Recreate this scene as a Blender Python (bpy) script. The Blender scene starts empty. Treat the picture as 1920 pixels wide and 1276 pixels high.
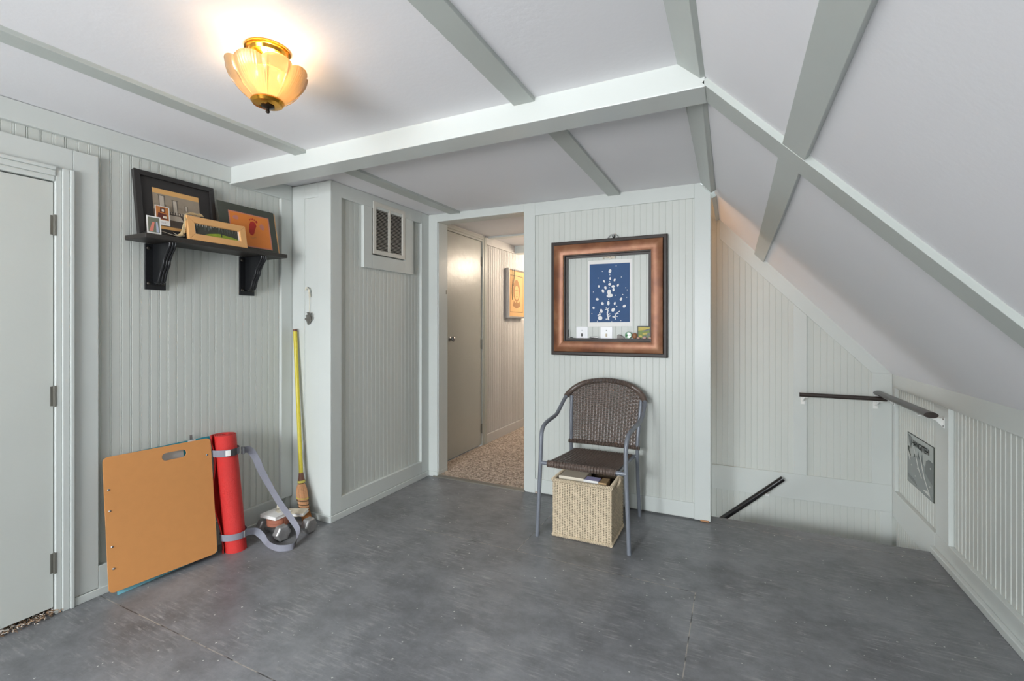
import bpy, math, random
from mathutils import Vector, Matrix
random.seed(7)
D = bpy.data
COL = bpy.context.scene.collection
PI = math.pi
V = Vector

# ------------------------------------------------------------------ materials
def srgb(r, g, b):
    f = lambda c: (c/255)/12.92 if c/255 <= .04045 else ((c/255+.055)/1.055)**2.4
    return (f(r), f(g), f(b), 1)

def mat(name, col, rough=.5, metal=0, var=.0, vscale=6, bump=0, bscale=60, spec=.5, emit=None, estr=0, coat=0):
    m = D.materials.new(name); m.use_nodes = True
    nt = m.node_tree; N = nt.nodes; L = nt.links
    b = N['Principled BSDF']
    b.inputs['Base Color'].default_value = col
    b.inputs['Roughness'].default_value = rough
    b.inputs['Metallic'].default_value = metal
    b.inputs['Specular IOR Level'].default_value = spec
    b.inputs['Coat Weight'].default_value = coat
    if emit:
        b.inputs['Emission Color'].default_value = emit
        b.inputs['Emission Strength'].default_value = estr
    if var or bump:
        tc = N.new('ShaderNodeTexCoord')
    if var:
        n = N.new('ShaderNodeTexNoise'); n.inputs['Scale'].default_value = vscale; n.inputs['Detail'].default_value = 5
        L.new(tc.outputs['Object'], n.inputs['Vector'])
        mx = N.new('ShaderNodeMix'); mx.data_type = 'RGBA'
        mx.inputs['A'].default_value = tuple(c*(1-var) for c in col[:3])+(1,)
        mx.inputs['B'].default_value = tuple(min(1, c*(1+var)) for c in col[:3])+(1,)
        L.new(n.outputs['Fac'], mx.inputs['Factor']); L.new(mx.outputs['Result'], b.inputs['Base Color'])
    if bump:
        n2 = N.new('ShaderNodeTexNoise'); n2.inputs['Scale'].default_value = bscale; n2.inputs['Detail'].default_value = 4
        L.new(tc.outputs['Object'], n2.inputs['Vector'])
        bp = N.new('ShaderNodeBump'); bp.inputs['Strength'].default_value = bump; bp.inputs['Distance'].default_value = .004
        L.new(n2.outputs['Fac'], bp.inputs['Height']); L.new(bp.outputs['Normal'], b.inputs['Normal'])
    return m

M = {}
M['paint'] = mat('grey_green_wall_paint', srgb(200, 203, 197), .38, var=.035, vscale=3, bump=.12, bscale=45, spec=.4)
M['trim'] = mat('grey_green_trim_paint', srgb(202, 206, 202), .32, var=.03, vscale=5, bump=.10, bscale=30, spec=.45)
M['joist'] = mat('grey_green_joist_paint', srgb(184, 189, 184), .36, var=.05, vscale=4, bump=.12, bscale=25, spec=.4)
M['ceil'] = mat('ceiling_paint', srgb(232, 231, 233), .6, var=.02, vscale=2.2, bump=.12, bscale=60, spec=.25)
M['halldoor'] = mat('glossy_hall_paint', srgb(176, 177, 170), .33, var=.05, vscale=3, bump=.5, bscale=11)
M['hallpaint'] = mat('hall_wall_paint', srgb(196, 194, 192), .4, var=.03, vscale=3)
M['shade_dark'] = mat('painted_shade_dark', srgb(30, 28, 26), .9)  # dark colour that stands for shade in openings
M['brass'] = mat('polished_brass', srgb(222, 160, 60), .18, 1)
M['bronze'] = mat('dark_bronze', srgb(62, 52, 44), .3, .8)
M['steel'] = mat('brushed_steel', srgb(165, 165, 165), .32, .9, var=.1, vscale=30)
M['hinge'] = mat('painted_hinge_metal', srgb(118, 116, 108), .4, .5)
M['black_wood'] = mat('black_painted_wood', srgb(33, 32, 32), .33, var=.35, vscale=90, bump=.15, bscale=200)
M['shelf_wood'] = mat('worn_black_wood', srgb(50, 46, 42), .45, var=.5, vscale=140, bump=.3, bscale=220)
M['black_iron'] = mat('black_cast_iron', srgb(30, 31, 33), .28, .2)
M['black_frame'] = mat('black_frame_paint', srgb(40, 37, 36), .35)
M['black_mat'] = mat('black_mat_board', srgb(45, 42, 41), .7)
M['green_mat'] = mat('dark_green_mat_board', srgb(72, 75, 66), .75, var=.06, vscale=20)
M['white_card'] = mat('white_card', srgb(232, 230, 226), .55)
M['cream_paper'] = mat('cream_paper', srgb(226, 216, 196), .6, var=.04, vscale=15)
M['maple'] = mat('maple_wood', srgb(226, 172, 112), .42, var=.07, vscale=12)
M['orange_art'] = mat('orange_paper', srgb(226, 132, 56), .6, var=.07, vscale=14)
M['red_paint'] = mat('red_footprint_paint', srgb(178, 38, 28), .5, var=.15, vscale=60)
M['mauve'] = mat('mauve_paint_smudge', srgb(202, 128, 112), .6)
M['raffia'] = mat('raffia', srgb(222, 196, 150), .6, var=.15, vscale=60)
M['masonite'] = mat('brown_hardboard', srgb(208, 144, 84), .5, var=.05, vscale=25, bump=.05, bscale=200)
M['masonite_edge'] = mat('hardboard_edge', srgb(120, 78, 44), .7)
M['teal'] = mat('teal_cover', srgb(52, 150, 166), .45)
M['aqua'] = mat('aqua_cover_edge', srgb(140, 208, 222), .45)
M['red_mat'] = mat('red_foam_mat', srgb(214, 48, 44), .42, var=.08, vscale=90, bump=.9, bscale=420)
M['strap'] = mat('grey_webbing', srgb(132, 132, 142), .75, var=.08, vscale=60, bump=.3, bscale=500)
M['strap_dark'] = mat('dark_grey_stitching', srgb(84, 82, 84), .8)
M['buckle'] = mat('dark_grey_plastic', srgb(66, 66, 68), .4)
M['iron_grey'] = mat('worn_cast_iron', srgb(150, 148, 146), .38, .45, var=.3, vscale=40, bump=.3, bscale=80)
M['coil'] = mat('brown_leather_tape', srgb(160, 100, 78), .6, var=.15, vscale=50)
M['yellow'] = mat('yellow_handle_paint', srgb(206, 190, 62), .38, var=.12, vscale=30)
M['straw'] = mat('broom_straw', srgb(204, 152, 108), .7, var=.25, vscale=90)
M['straw_tip'] = mat('worn_straw', srgb(166, 106, 52), .75, var=.3, vscale=90)
M['red_brown'] = mat('red_brown_collar', srgb(108, 70, 54), .5, var=.2, vscale=40)
M['stitch_yellow'] = mat('yellow_stitching', srgb(206, 190, 90), .6)
M['stitch_dark'] = mat('dark_stitching', srgb(96, 76, 52), .7)
M['pewter'] = mat('pewter', srgb(150, 146, 140), .3, .9)
M['ribbon'] = mat('cream_ribbon', srgb(214, 206, 186), .6)
M['vent'] = mat('vent_cream_enamel', srgb(208, 205, 196), .35)
M['tube'] = mat('grey_powder_coat', srgb(120, 124, 132), .38, .15, var=.08, vscale=25, bump=.05)
M['wicker'] = mat('brown_resin_wicker', srgb(96, 82, 74), .30, var=.6, vscale=70)
M['seagrass'] = mat('seagrass', srgb(204, 187, 160), .75, var=.42, vscale=55, bump=.4, bscale=180)
M['basket_dark'] = mat('basket_gap_shade', srgb(76, 62, 46), .9)
M['manila'] = mat('manila_paper', srgb(222, 208, 186), .6)
M['lavender'] = mat('lavender_paper', srgb(196, 190, 232), .55)
M['kraft'] = mat('kraft_paper', srgb(188, 156, 114), .6)
M['frame_dark'] = mat('frame_dark_wood', srgb(56, 47, 43), .5, var=.25, vscale=40)
M['gilt'] = mat('worn_gilt', srgb(206, 150, 86), .4, .5, var=.25, vscale=40)
M['navy'] = mat('cyan_blue_print', srgb(34, 76, 124), .6, var=.16, vscale=14)
M['print_white'] = mat('print_white', srgb(232, 232, 232), .6)
M['switch_white'] = mat('white_switch_plastic', srgb(238, 238, 240), .3)
M['toggle_ivory'] = mat('toggle_ivory', srgb(196, 184, 160), .35)
M['toggle_dark'] = mat('toggle_dark', srgb(60, 56, 52), .35)
M['shell'] = mat('cream_shell', srgb(226, 214, 196), .5, var=.2, vscale=120)
M['stone_grey'] = mat('grey_stone', srgb(140, 134, 130), .7, var=.2, vscale=90)
M['stone_brown'] = mat('brown_stone', srgb(146, 98, 66), .5, var=.2, vscale=90)
M['stone_pink'] = mat('pink_stone', srgb(196, 160, 148), .6, var=.15, vscale=90)
M['green_glass'] = mat('green_glass', srgb(36, 120, 56), .12, spec=.8)
M['green_ring'] = mat('pale_green_glass_rim', srgb(120, 160, 128), .15)
M['photo_dark'] = mat('photo_dark', srgb(44, 52, 46), .5)
M['photo_green'] = mat('photo_green', srgb(112, 130, 44), .5, var=.3, vscale=60)
M['photo_yellow'] = mat('photo_yellow', srgb(190, 170, 70), .5, var=.2, vscale=60)
M['photo_grey'] = mat('photo_grey', srgb(104, 110, 106), .5, var=.2, vscale=60)
M['wood_dark'] = mat('dark_stained_rail', srgb(52, 44, 40), .28, var=.3, vscale=30)
M['rail_black'] = mat('black_rail', srgb(34, 33, 34), .22)
M['white_metal'] = mat('white_bracket_paint', srgb(228, 228, 224), .4)
M['screw'] = mat('dark_screw', srgb(70, 66, 60), .4, .7)
M['poster_grey'] = mat('poster_mid_grey', srgb(128, 134, 132), .35, var=.08, vscale=12)
M['poster_light'] = mat('poster_light_grey', srgb(166, 172, 168), .35)
M['poster_dark'] = mat('poster_dark_grey', srgb(96, 102, 100), .35, var=.1, vscale=20)
M['poster_white'] = mat('poster_white', srgb(206, 208, 202), .4)
M['ink_dark'] = mat('dark_ink', srgb(48, 56, 46), .5)
M['ink_brown'] = mat('brown_ink', srgb(150, 112, 74), .6)
M['tan_paper'] = mat('tan_drawing_paper', srgb(206, 162, 112), .6, var=.08, vscale=14)
M['facade'] = mat('print_stone_facade', srgb(150, 136, 118), .6, var=.12, vscale=40)
M['facade_dark'] = mat('print_dark_street', srgb(92, 82, 74), .6, var=.2, vscale=40)
M['facade_light'] = mat('print_pale_window', srgb(188, 176, 160), .6)
M['tan_band'] = mat('print_tan_border', srgb(214, 164, 100), .6)
M['forest'] = mat('picture_dark_forest', srgb(62, 64, 56), .6, var=.3, vscale=50)
M['grass'] = mat('picture_green_grass', srgb(140, 160, 50), .6, var=.3, vscale=50)
M['card_a'] = mat('card_warm_patch', srgb(190, 120, 60), .5)
M['card_b'] = mat('card_dark_red_patch', srgb(96, 44, 38), .5)
M['card_c'] = mat('card_grey_green_patch', srgb(112, 116, 100), .5)
M['card_d'] = mat('card_pink_patch', srgb(216, 130, 112), .5)
M['card_e'] = mat('card_pale_blue_patch', srgb(178, 184, 204), .5)
M['debris'] = mat('shredded_carpet_backing', srgb(150, 122, 96), .95, var=.5, vscale=120)
M['debris_pale'] = mat('pale_carpet_fibre', srgb(206, 198, 188), .95)
M['bare_wood'] = mat('raw_wood', srgb(180, 130, 90), .7, var=.2, vscale=40)
M['threshold'] = mat('dull_metal_strip', srgb(150, 146, 138), .35, .7, var=.15, vscale=60)

def make_copper():
    m = mat('worn_copper_leaf', srgb(150, 92, 52), .40, .3)
    nt = m.node_tree; N = nt.nodes; L = nt.links; b = N['Principled BSDF']
    tc = N.new('ShaderNodeTexCoord')
    n = N.new('ShaderNodeTexNoise'); n.inputs['Scale'].default_value = 9; n.inputs['Detail'].default_value = 9
    cr = N.new('ShaderNodeValToRGB')
    cr.color_ramp.elements[0].position = .35; cr.color_ramp.elements[0].color = srgb(120, 76, 54)
    cr.color_ramp.elements[1].position = .66; cr.color_ramp.elements[1].color = srgb(156, 110, 80)
    e = cr.color_ramp.elements.new(.5); e.color = srgb(138, 90, 62)
    L.new(tc.outputs['Object'], n.inputs['Vector']); L.new(n.outputs['Fac'], cr.inputs['Fac'])
    L.new(cr.outputs['Color'], b.inputs['Base Color'])
    return m
M['copper'] = make_copper()

def make_floor():
    m = D.materials.new('painted_plywood_floor'); m.use_nodes = True
    nt = m.node_tree; N = nt.nodes; L = nt.links; b = N['Principled BSDF']
    geo = N.new('ShaderNodeNewGeometry'); sep = N.new('ShaderNodeSeparateXYZ'); L.new(geo.outputs['Position'], sep.inputs[0])
    def math_(op, a, bb=None, c=None):
        n = N.new('ShaderNodeMath'); n.operation = op
        for i, x in enumerate((a, bb, c)):
            if x is None: continue
            if isinstance(x, (int, float)): n.inputs[i].default_value = x
            else: L.new(x, n.inputs[i])
        return n.outputs[0]
    def noise(sx, sy, sc, det=4, rough=.55):
        mp = N.new('ShaderNodeMapping'); mp.inputs['Scale'].default_value = (sx, sy, 1)
        L.new(geo.outputs['Position'], mp.inputs['Vector'])
        n = N.new('ShaderNodeTexNoise'); n.inputs['Scale'].default_value = sc; n.inputs['Detail'].default_value = det; n.inputs['Roughness'].default_value = rough
        L.new(mp.outputs[0], n.inputs['Vector']); return n.outputs['Fac']
    base = math_('ADD', math_('MULTIPLY', noise(1, 1, 1.7, 6, .6), .55), math_('MULTIPLY', noise(1, 1.3, 7, 8, .78), .45))
    grain = noise(6, 44, 1.6, 6, .74)
    wear = noise(1.5, 1.0, 3.2, 6, .7)
    cr = N.new('ShaderNodeValToRGB')
    cr.color_ramp.elements[0].position = .36; cr.color_ramp.elements[0].color = srgb(86, 87, 89)
    cr.color_ramp.elements[1].position = .64; cr.color_ramp.elements[1].color = srgb(134, 135, 138)
    L.new(base, cr.inputs['Fac'])
    # pale grain scratches where the paint has worn
    g = math_('MULTIPLY', math_('SUBTRACT', grain, .50), 6)
    w = math_('MULTIPLY', math_('SUBTRACT', wear, .44), 5)
    gm = N.new('ShaderNodeMath'); gm.operation = 'MULTIPLY'; gm.use_clamp = True
    g1 = N.new('ShaderNodeClamp'); L.new(g, g1.inputs[0]); w1 = N.new('ShaderNodeClamp'); L.new(w, w1.inputs[0])
    L.new(g1.outputs[0], gm.inputs[0]); L.new(w1.outputs[0], gm.inputs[1])
    mx = N.new('ShaderNodeMix'); mx.data_type = 'RGBA'
    L.new(math_('MULTIPLY', gm.outputs[0], .75), mx.inputs['Factor']); L.new(cr.outputs['Color'], mx.inputs['A'])
    mx.inputs['B'].default_value = srgb(168, 166, 164)
    # brownish worn traffic patch
    br = noise(.9, .9, 1.1, 5)
    b1 = N.new('ShaderNodeClamp'); L.new(math_('MULTIPLY', math_('SUBTRACT', br, .56), 4), b1.inputs[0])
    mb = N.new('ShaderNodeMix'); mb.data_type = 'RGBA'; L.new(math_('MULTIPLY', b1.outputs[0], .3), mb.inputs['Factor'])
    L.new(mx.outputs['Result'], mb.inputs['A']); mb.inputs['B'].default_value = srgb(112, 104, 100)
    # white paint specks
    vo = N.new('ShaderNodeTexVoronoi'); vo.inputs['Scale'].default_value = 38; vo.inputs['Randomness'].default_value = 1
    mp = N.new('ShaderNodeMapping'); mp.inputs['Scale'].default_value = (1, 1, 0); L.new(geo.outputs['Position'], mp.inputs['Vector'])
    L.new(mp.outputs[0], vo.inputs['Vector'])
    pk = N.new('ShaderNodeSeparateColor'); L.new(vo.outputs['Color'], pk.inputs[0])
    rad = math_('MULTIPLY', math_('POWER', pk.outputs[0], 3.0), .16)
    sp = math_('LESS_THAN', math_('ADD', vo.outputs['Distance'], math_('MULTIPLY', math_('SUBTRACT', noise(1, 1, 130, 3), .5), .12)), rad)
    sp = math_('MULTIPLY', sp, math_('GREATER_THAN', pk.outputs[1], .30))
    ms = N.new('ShaderNodeMix'); ms.data_type = 'RGBA'; L.new(math_('MULTIPLY', sp, .75), ms.inputs['Factor'])
    L.new(mb.outputs['Result'], ms.inputs['A']); ms.inputs['B'].default_value = srgb(214, 212, 206)
    # seams between plywood sheets
    X, Y = sep.outputs[0], sep.outputs[1]
    wob = math_('MULTIPLY', math_('SUBTRACT', noise(1, 1, 9, 3), .5), .004)
    def seam(coord, c, other=None, lo=None, hi=None, hw=.0022):
        s = math_('LESS_THAN', math_('ABSOLUTE', math_('SUBTRACT', math_('ADD', coord, wob), c)), hw)
        if lo is not None: s = math_('MULTIPLY', s, math_('GREATER_THAN', other, lo))
        if hi is not None: s = math_('MULTIPLY', s, math_('LESS_THAN', other, hi))
        return s
    seams = [seam(Y, 2.333, X, -1.78, -.165), seam(Y, 1.113, X, -2.65, None), seam(X, -.168, Y, 1.113, 2.333),
             seam(X, -1.095, Y, 2.333, None, .0016), seam(Y, 3.2, X, -.12, None, .002)]
    tot = seams[0]
    for s in seams[1:]: tot = math_('MAXIMUM', tot, s)
    sn = noise(1, 1, 12, 3)
    sc = N.new('ShaderNodeValToRGB')
    sc.color_ramp.elements[0].position = .42; sc.color_ramp.elements[0].color = srgb(40, 38, 38)
    sc.color_ramp.elements[1].position = .52; sc.color_ramp.elements[1].color = srgb(160, 152, 142)
    L.new(sn, sc.inputs['Fac'])
    mf = N.new('ShaderNodeMix'); mf.data_type = 'RGBA'; L.new(math_('MULTIPLY', tot, .8), mf.inputs['Factor'])
    L.new(ms.outputs['Result'], mf.inputs['A']); L.new(sc.outputs['Color'], mf.inputs['B'])
    L.new(mf.outputs['Result'], b.inputs['Base Color'])
    ro = N.new('ShaderNodeMapRange'); ro.inputs['To Min'].default_value = .30; ro.inputs['To Max'].default_value = .5
    L.new(wear, ro.inputs['Value']); L.new(ro.outputs[0], b.inputs['Roughness'])
    bp = N.new('ShaderNodeBump'); bp.inputs['Strength'].default_value = .10; bp.inputs['Distance'].default_value = .003
    L.new(math_('ADD', grain, math_('MULTIPLY', tot, -1.2)), bp.inputs['Height']); L.new(bp.outputs['Normal'], b.inputs['Normal'])
    return m
M['floor'] = make_floor()

def make_carpet():
    m = D.materials.new('berber_carpet'); m.use_nodes = True
    nt = m.node_tree; N = nt.nodes; L = nt.links; b = N['Principled BSDF']; b.inputs['Roughness'].default_value = .95
    tc = N.new('ShaderNodeTexCoord')
    v = N.new('ShaderNodeTexVoronoi'); v.inputs['Scale'].default_value = 75; v.inputs['Randomness'].default_value = .7
    L.new(tc.outputs['Object'], v.inputs['Vector'])
    cr = N.new('ShaderNodeValToRGB'); s = N.new('ShaderNodeSeparateColor'); L.new(v.outputs['Color'], s.inputs[0]); L.new(s.outputs[0], cr.inputs['Fac'])
    cr.color_ramp.elements[0].color = srgb(122, 106, 94); cr.color_ramp.elements[1].color = srgb(206, 190, 174)
    L.new(cr.outputs['Color'], b.inputs['Base Color'])
    bp = N.new('ShaderNodeBump'); bp.inputs['Strength'].default_value = 1; bp.inputs['Distance'].default_value = .006; bp.invert = True
    L.new(v.outputs['Distance'], bp.inputs['Height']); L.new(bp.outputs['Normal'], b.inputs['Normal'])
    return m
M['carpet'] = make_carpet()

def make_shade_glass():
    m = D.materials.new('amber_pressed_glass'); m.use_nodes = True
    nt = m.node_tree; N = nt.nodes; L = nt.links
    for n in list(N): N.remove(n)
    out = N.new('ShaderNodeOutputMaterial')
    tr = N.new('ShaderNodeBsdfTranslucent'); tr.inputs['Color'].default_value = (.40, .30, .17, 1)
    tp = N.new('ShaderNodeBsdfTransparent'); tp.inputs['Color'].default_value = (1, .88, .66, 1)
    gl = N.new('ShaderNodeBsdfGlossy'); gl.inputs['Roughness'].default_value = .12
    df = N.new('ShaderNodeBsdfDiffuse'); df.inputs['Color'].default_value = (.85, .62, .34, 1)
    m1 = N.new('ShaderNodeMixShader'); m1.inputs[0].default_value = .40; L.new(tr.outputs[0], m1.inputs[1]); L.new(tp.outputs[0], m1.inputs[2])
    m2 = N.new('ShaderNodeMixShader'); m2.inputs[0].default_value = .22; L.new(m1.outputs[0], m2.inputs[1]); L.new(df.outputs[0], m2.inputs[2])
    fr = N.new('ShaderNodeLayerWeight'); fr.inputs[0].default_value = .35
    m3 = N.new('ShaderNodeMixShader'); L.new(fr.outputs['Fresnel'], m3.inputs[0]); L.new(m2.outputs[0], m3.inputs[1]); L.new(gl.outputs[0], m3.inputs[2])
    L.new(m3.outputs[0], out.inputs[0])
    return m
M['shade'] = make_shade_glass()
M['bulb'] = mat('lit_bulb', (1, .8, .5, 1), .4, emit=(1, .68, .32, 1), estr=1.6)

def make_pane():
    m = D.materials.new('window_glass'); m.use_nodes = True
    nt = m.node_tree; N = nt.nodes; L = nt.links
    for n in list(N): N.remove(n)
    out = N.new('ShaderNodeOutputMaterial'); tp = N.new('ShaderNodeBsdfTransparent'); gl = N.new('ShaderNodeBsdfGlossy'); gl.inputs['Roughness'].default_value = .02
    mx = N.new('ShaderNodeMixShader'); mx.inputs[0].default_value = .06; L.new(tp.outputs[0], mx.inputs[1]); L.new(gl.outputs[0], mx.inputs[2]); L.new(mx.outputs[0], out.inputs[0])
    return m
M['pane'] = make_pane()

# ------------------------------------------------------------------ mesh builder
class MB:
    def __init__(s): s.v = []; s.f = []; s.mi = []; s.cur = 0
    def slot(s, i): s.cur = i; return s
    def add(s, vs, fs):
        o = len(s.v); s.v += [tuple(p) for p in vs]; s.f += [tuple(i+o for i in f) for f in fs]; s.mi += [s.cur]*len(fs); return s
    def box(s, x0, x1, y0, y1, z0, z1):
        x0, x1 = min(x0, x1), max(x0, x1); y0, y1 = min(y0, y1), max(y0, y1); z0, z1 = min(z0, z1), max(z0, z1)
        vs = [(x, y, z) for z in (z0, z1) for y in (y0, y1) for x in (x0, x1)]
        return s.add(vs, [(0, 2, 3, 1), (4, 5, 7, 6), (0, 1, 5, 4), (2, 6, 7, 3), (0, 4, 6, 2), (1, 3, 7, 5)])
    def hexa(s, p):   # eight points: bottom ring then top ring
        return s.add(p, [(3, 2, 1, 0), (4, 5, 6, 7), (0, 1, 5, 4), (1, 2, 6, 5), (2, 3, 7, 6), (3, 0, 4, 7)])
    def prism(s, pts, d):   # pts: 3-D polygon, extruded by vector d
        n = len(pts); d = V(d); vs = [V(p) for p in pts]+[V(p)+d for p in pts]
        return s.add(vs, [tuple(range(n-1, -1, -1)), tuple(range(n, 2*n))]+[(i, (i+1) % n, n+(i+1) % n, n+i) for i in range(n)])
    def poly(s, pts): return s.add(pts, [tuple(range(len(pts)))])
    def loft(s, rings, closed=True, caps=True):
        n = len(rings[0]); vs = [p for r in rings for p in r]; fs = []
        for k in range(len(rings)-1):
            for i in range(n if closed else n-1):
                j = (i+1) % n; fs.append((k*n+i, k*n+j, (k+1)*n+j, (k+1)*n+i))
        if caps and closed: fs.append(tuple(range(n-1, -1, -1))); fs.append(tuple((len(rings)-1)*n+i for i in range(n)))
        return s.add(vs, fs)
    def tube(s, pts, r, n=10, closed=False, sy=1.0, up=None):
        pts = [V(p) for p in pts]; m = len(pts); rr = r if isinstance(r, (list, tuple)) else [r]*m
        tg = []
        for i in range(m):
            a = pts[(i-1) % m] if (closed or i > 0) else pts[i]; b = pts[(i+1) % m] if (closed or i < m-1) else pts[i]
            t = b-a; tg.append(t.normalized() if t.length > 1e-9 else V((0, 0, 1)))
        t0 = tg[0]; u = V(up) if up else (V((0, 0, 1)) if abs(t0.z) < .9 else V((1, 0, 0)))
        u = (u-t0*u.dot(t0)).normalized(); rings = []
        for i in range(m):
            u = (u-tg[i]*u.dot(tg[i])).normalized(); w = tg[i].cross(u)
            rings.append([pts[i]+u*(math.cos(2*PI*k/n)*rr[i]*sy)+w*(math.sin(2*PI*k/n)*rr[i]) for k in range(n)])
        if closed: return s.loft(rings+[rings[0]], True, False)
        return s.loft(rings)
    def lathe(s, prof, c=(0, 0, 0), n=32, ax=None):
        c = V(c); ax = V(ax).normalized() if ax else V((0, 0, 1))
        u = V((1, 0, 0)) if abs(ax.x) < .9 else V((0, 1, 0)); u = (u-ax*u.dot(ax)).normalized(); w = ax.cross(u)
        return s.loft([[c+ax*h+u*(r*math.cos(2*PI*k/n))+w*(r*math.sin(2*PI*k/n)) for k in range(n)] for r, h in prof])
    def ball(s, c, r, n=14, sc=(1, 1, 1), jitter=0):
        rings = []; m = max(6, n//2)
        for k in range(m+1):
            a = -PI/2+PI*k/m; cr = max(1e-4, math.cos(a)); ring = []
            for i in range(n):
                q = 1+jitter*math.sin(3*i+2*k)*.5
                ring.append((c[0]+sc[0]*r*cr*q*math.cos(2*PI*i/n), c[1]+sc[1]*r*cr*q*math.sin(2*PI*i/n), c[2]+sc[2]*r*math.sin(a)))
            rings.append(ring)
        return s.loft(rings)
    def ribbon(s, pts, wd, w, th=.0016):
        rings = []
        m = len(pts)
        for i in range(m):
            p = V(pts[i]); d = V(wd[i]).normalized(); a = V(pts[max(0, i-1)]); b = V(pts[min(m-1, i+1)])
            t = (b-a).normalized(); d = (d-t*d.dot(t)).normalized(); nn = t.cross(d)
            rings.append([p-d*w/2-nn*th/2, p+d*w/2-nn*th/2, p+d*w/2+nn*th/2, p-d*w/2+nn*th/2])
        return s.loft(rings)
    def build(s, name, mats, parent=None, bevel=0, smooth=None, local=False):
        me = D.meshes.new(name)
        off = parent.location if (parent is not None and not local) else V((0, 0, 0))
        # parts of parts: walk up to the root
        if parent is not None and not local:
            off = V((0, 0, 0)); q = parent
            while q is not None: off = off+q.location; q = q.parent
        me.from_pydata([tuple(V(p)-off) for p in s.v], [], s.f)
        for m in (mats if isinstance(mats, (list, tuple)) else [mats]): me.materials.append(M[m])
        me.polygons.foreach_set('material_index', s.mi)
        import bmesh
        bm = bmesh.new(); bm.from_mesh(me); bmesh.ops.recalc_face_normals(bm, faces=bm.faces); bm.to_mesh(me); bm.free()
        if smooth is not None:
            me.polygons.foreach_set('use_smooth', [True]*len(me.polygons)); me.set_sharp_from_angle(angle=math.radians(smooth))
        o = D.objects.new(name, me); COL.objects.link(o)
        if parent is not None: o.parent = parent
        if bevel:
            b = o.modifiers.new('edge', 'BEVEL'); b.width = bevel; b.segments = 2; b.limit_method = 'ANGLE'; b.angle_limit = math.radians(40)
        return o

def plate(outline, holes, th, mb=None):   # flat plate in the local x-y plane with holes, thickness along z
    import bmesh
    bm = bmesh.new()
    for loop in [outline]+holes:
        vs = [bm.verts.new((p[0], p[1], 0)) for p in loop]
        for i in range(len(vs)): bm.edges.new((vs[i], vs[(i+1) % len(vs)]))
    bmesh.ops.triangle_fill(bm, use_beauty=True, edges=bm.edges[:])
    r = bmesh.ops.extrude_face_region(bm, geom=bm.faces[:])
    bmesh.ops.translate(bm, verts=[g for g in r['geom'] if isinstance(g, bmesh.types.BMVert)], vec=(0, 0, th))
    bm.verts.index_update()
    mb = mb or MB(); mb.add([v.co.copy() for v in bm.verts], [tuple(v.index for v in f.verts) for f in bm.faces]); bm.free()
    return mb

def rrect(x0, x1, y0, y1, r, n=6):
    out = []
    for cx, cy, a0 in ((x1-r, y1-r, 0), (x0+r, y1-r, 90), (x0+r, y0+r, 180), (x1-r, y0+r, 270)):
        for k in range(n+1):
            a = math.radians(a0+90*k/n); out.append((cx+r*math.cos(a), cy+r*math.sin(a)))
    return out

def spline(pts, n=8):   # Catmull-Rom through points
    P = [V(p) for p in pts]; P = [P[0]*2-P[1]]+P+[P[-1]*2-P[-2]]; out = []
    for i in range(1, len(P)-2):
        a, b, c, d = P[i-1:i+3]
        for k in range(n):
            t = k/n; out.append(.5*((2*b)+(c-a)*t+(2*a-5*b+4*c-d)*t*t+(3*b-a-3*c+d)*t**3))
    out.append(P[-2]); return out

def thing(name, label, cat, loc=(0, 0, 0), group=None, rot=None):
    o = D.objects.new(name, None); COL.objects.link(o); o.empty_display_size = .05
    if rot is not None: o.matrix_world = Matrix.Translation(V(loc)) @ rot.to_4x4()
    else: o.location = loc
    return tag(o, label, cat, group)
def tag(o, label, cat, group=None):
    o['label'] = label; o['category'] = cat
    if group: o['group'] = group
    return o
def axes(ex, ey):   # rotation with local x along ex, y close to ey
    ex = V(ex).normalized(); ey = V(ey); ey = (ey-ex*ey.dot(ex)).normalized(); ez = ex.cross(ey)
    return Matrix((ex, ey, ez)).transposed()
def struct(o): o['kind'] = 'structure'; return o
TN = [0]
def trim(x0, x1, y0, y1, z0, z1, m='trim', bevel=.002):
    TN[0] += 1
    return struct(MB().box(x0, x1, y0, y1, z0, z1).build('trim_%d' % TN[0], m, bevel=bevel))
def trim_mb(mb, m='trim', bevel=.002):
    TN[0] += 1
    return struct(mb.build('trim_%d' % TN[0], m, bevel=bevel))

# ------------------------------------------------------------------ beadboard
PITCH = .0413
def bead(mb, axis, fixed, out, a0, a1, z0, z1, phase, thick=.03, z1b=None, bead_=True, depth=.0030):
    """grooved boarding: axis 'x' or 'y' it runs along, fixed coordinate of its face, out = sign of the facing side"""
    prof = [(a0, 0)]
    k = math.floor((a0-phase)/PITCH)-1
    if bead_: unit = [(0, 0), (.0012, -depth), (.0030, -.001), (.0052, 0), (.0074, -.001), (.0092, -depth), (.0106, 0)]
    else: unit = [(0, 0), (.0016, -depth), (.0040, 0)]
    while phase+k*PITCH < a1:
        b = phase+k*PITCH
        if b > a0+.001 and b+.011 < a1-.001: prof += [(b+u, d) for u, d in unit]
        k += 1
    prof.append((a1, 0))
    pl = prof+[(a1, -thick), (a0, -thick)]
    top = (lambda a: z1) if z1b is None else (lambda a: z1+(z1b-z1)*(a-a0)/(a1-a0))
    P = (lambda a, d, z: (a, fixed+out*d, z)) if axis == 'x' else (lambda a, d, z: (fixed+out*d, a, z))
    n = len(pl)
    vs = [P(a, d, z0) for a, d in pl]+[P(a, d, top(a)) for a, d in pl]
    fs = [(i, (i+1) % n, n+(i+1) % n, n+i) for i in range(n)]+[tuple(range(n-1, -1, -1)), tuple(range(n, 2*n))]
    mb.add(vs, fs); return mb

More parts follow.
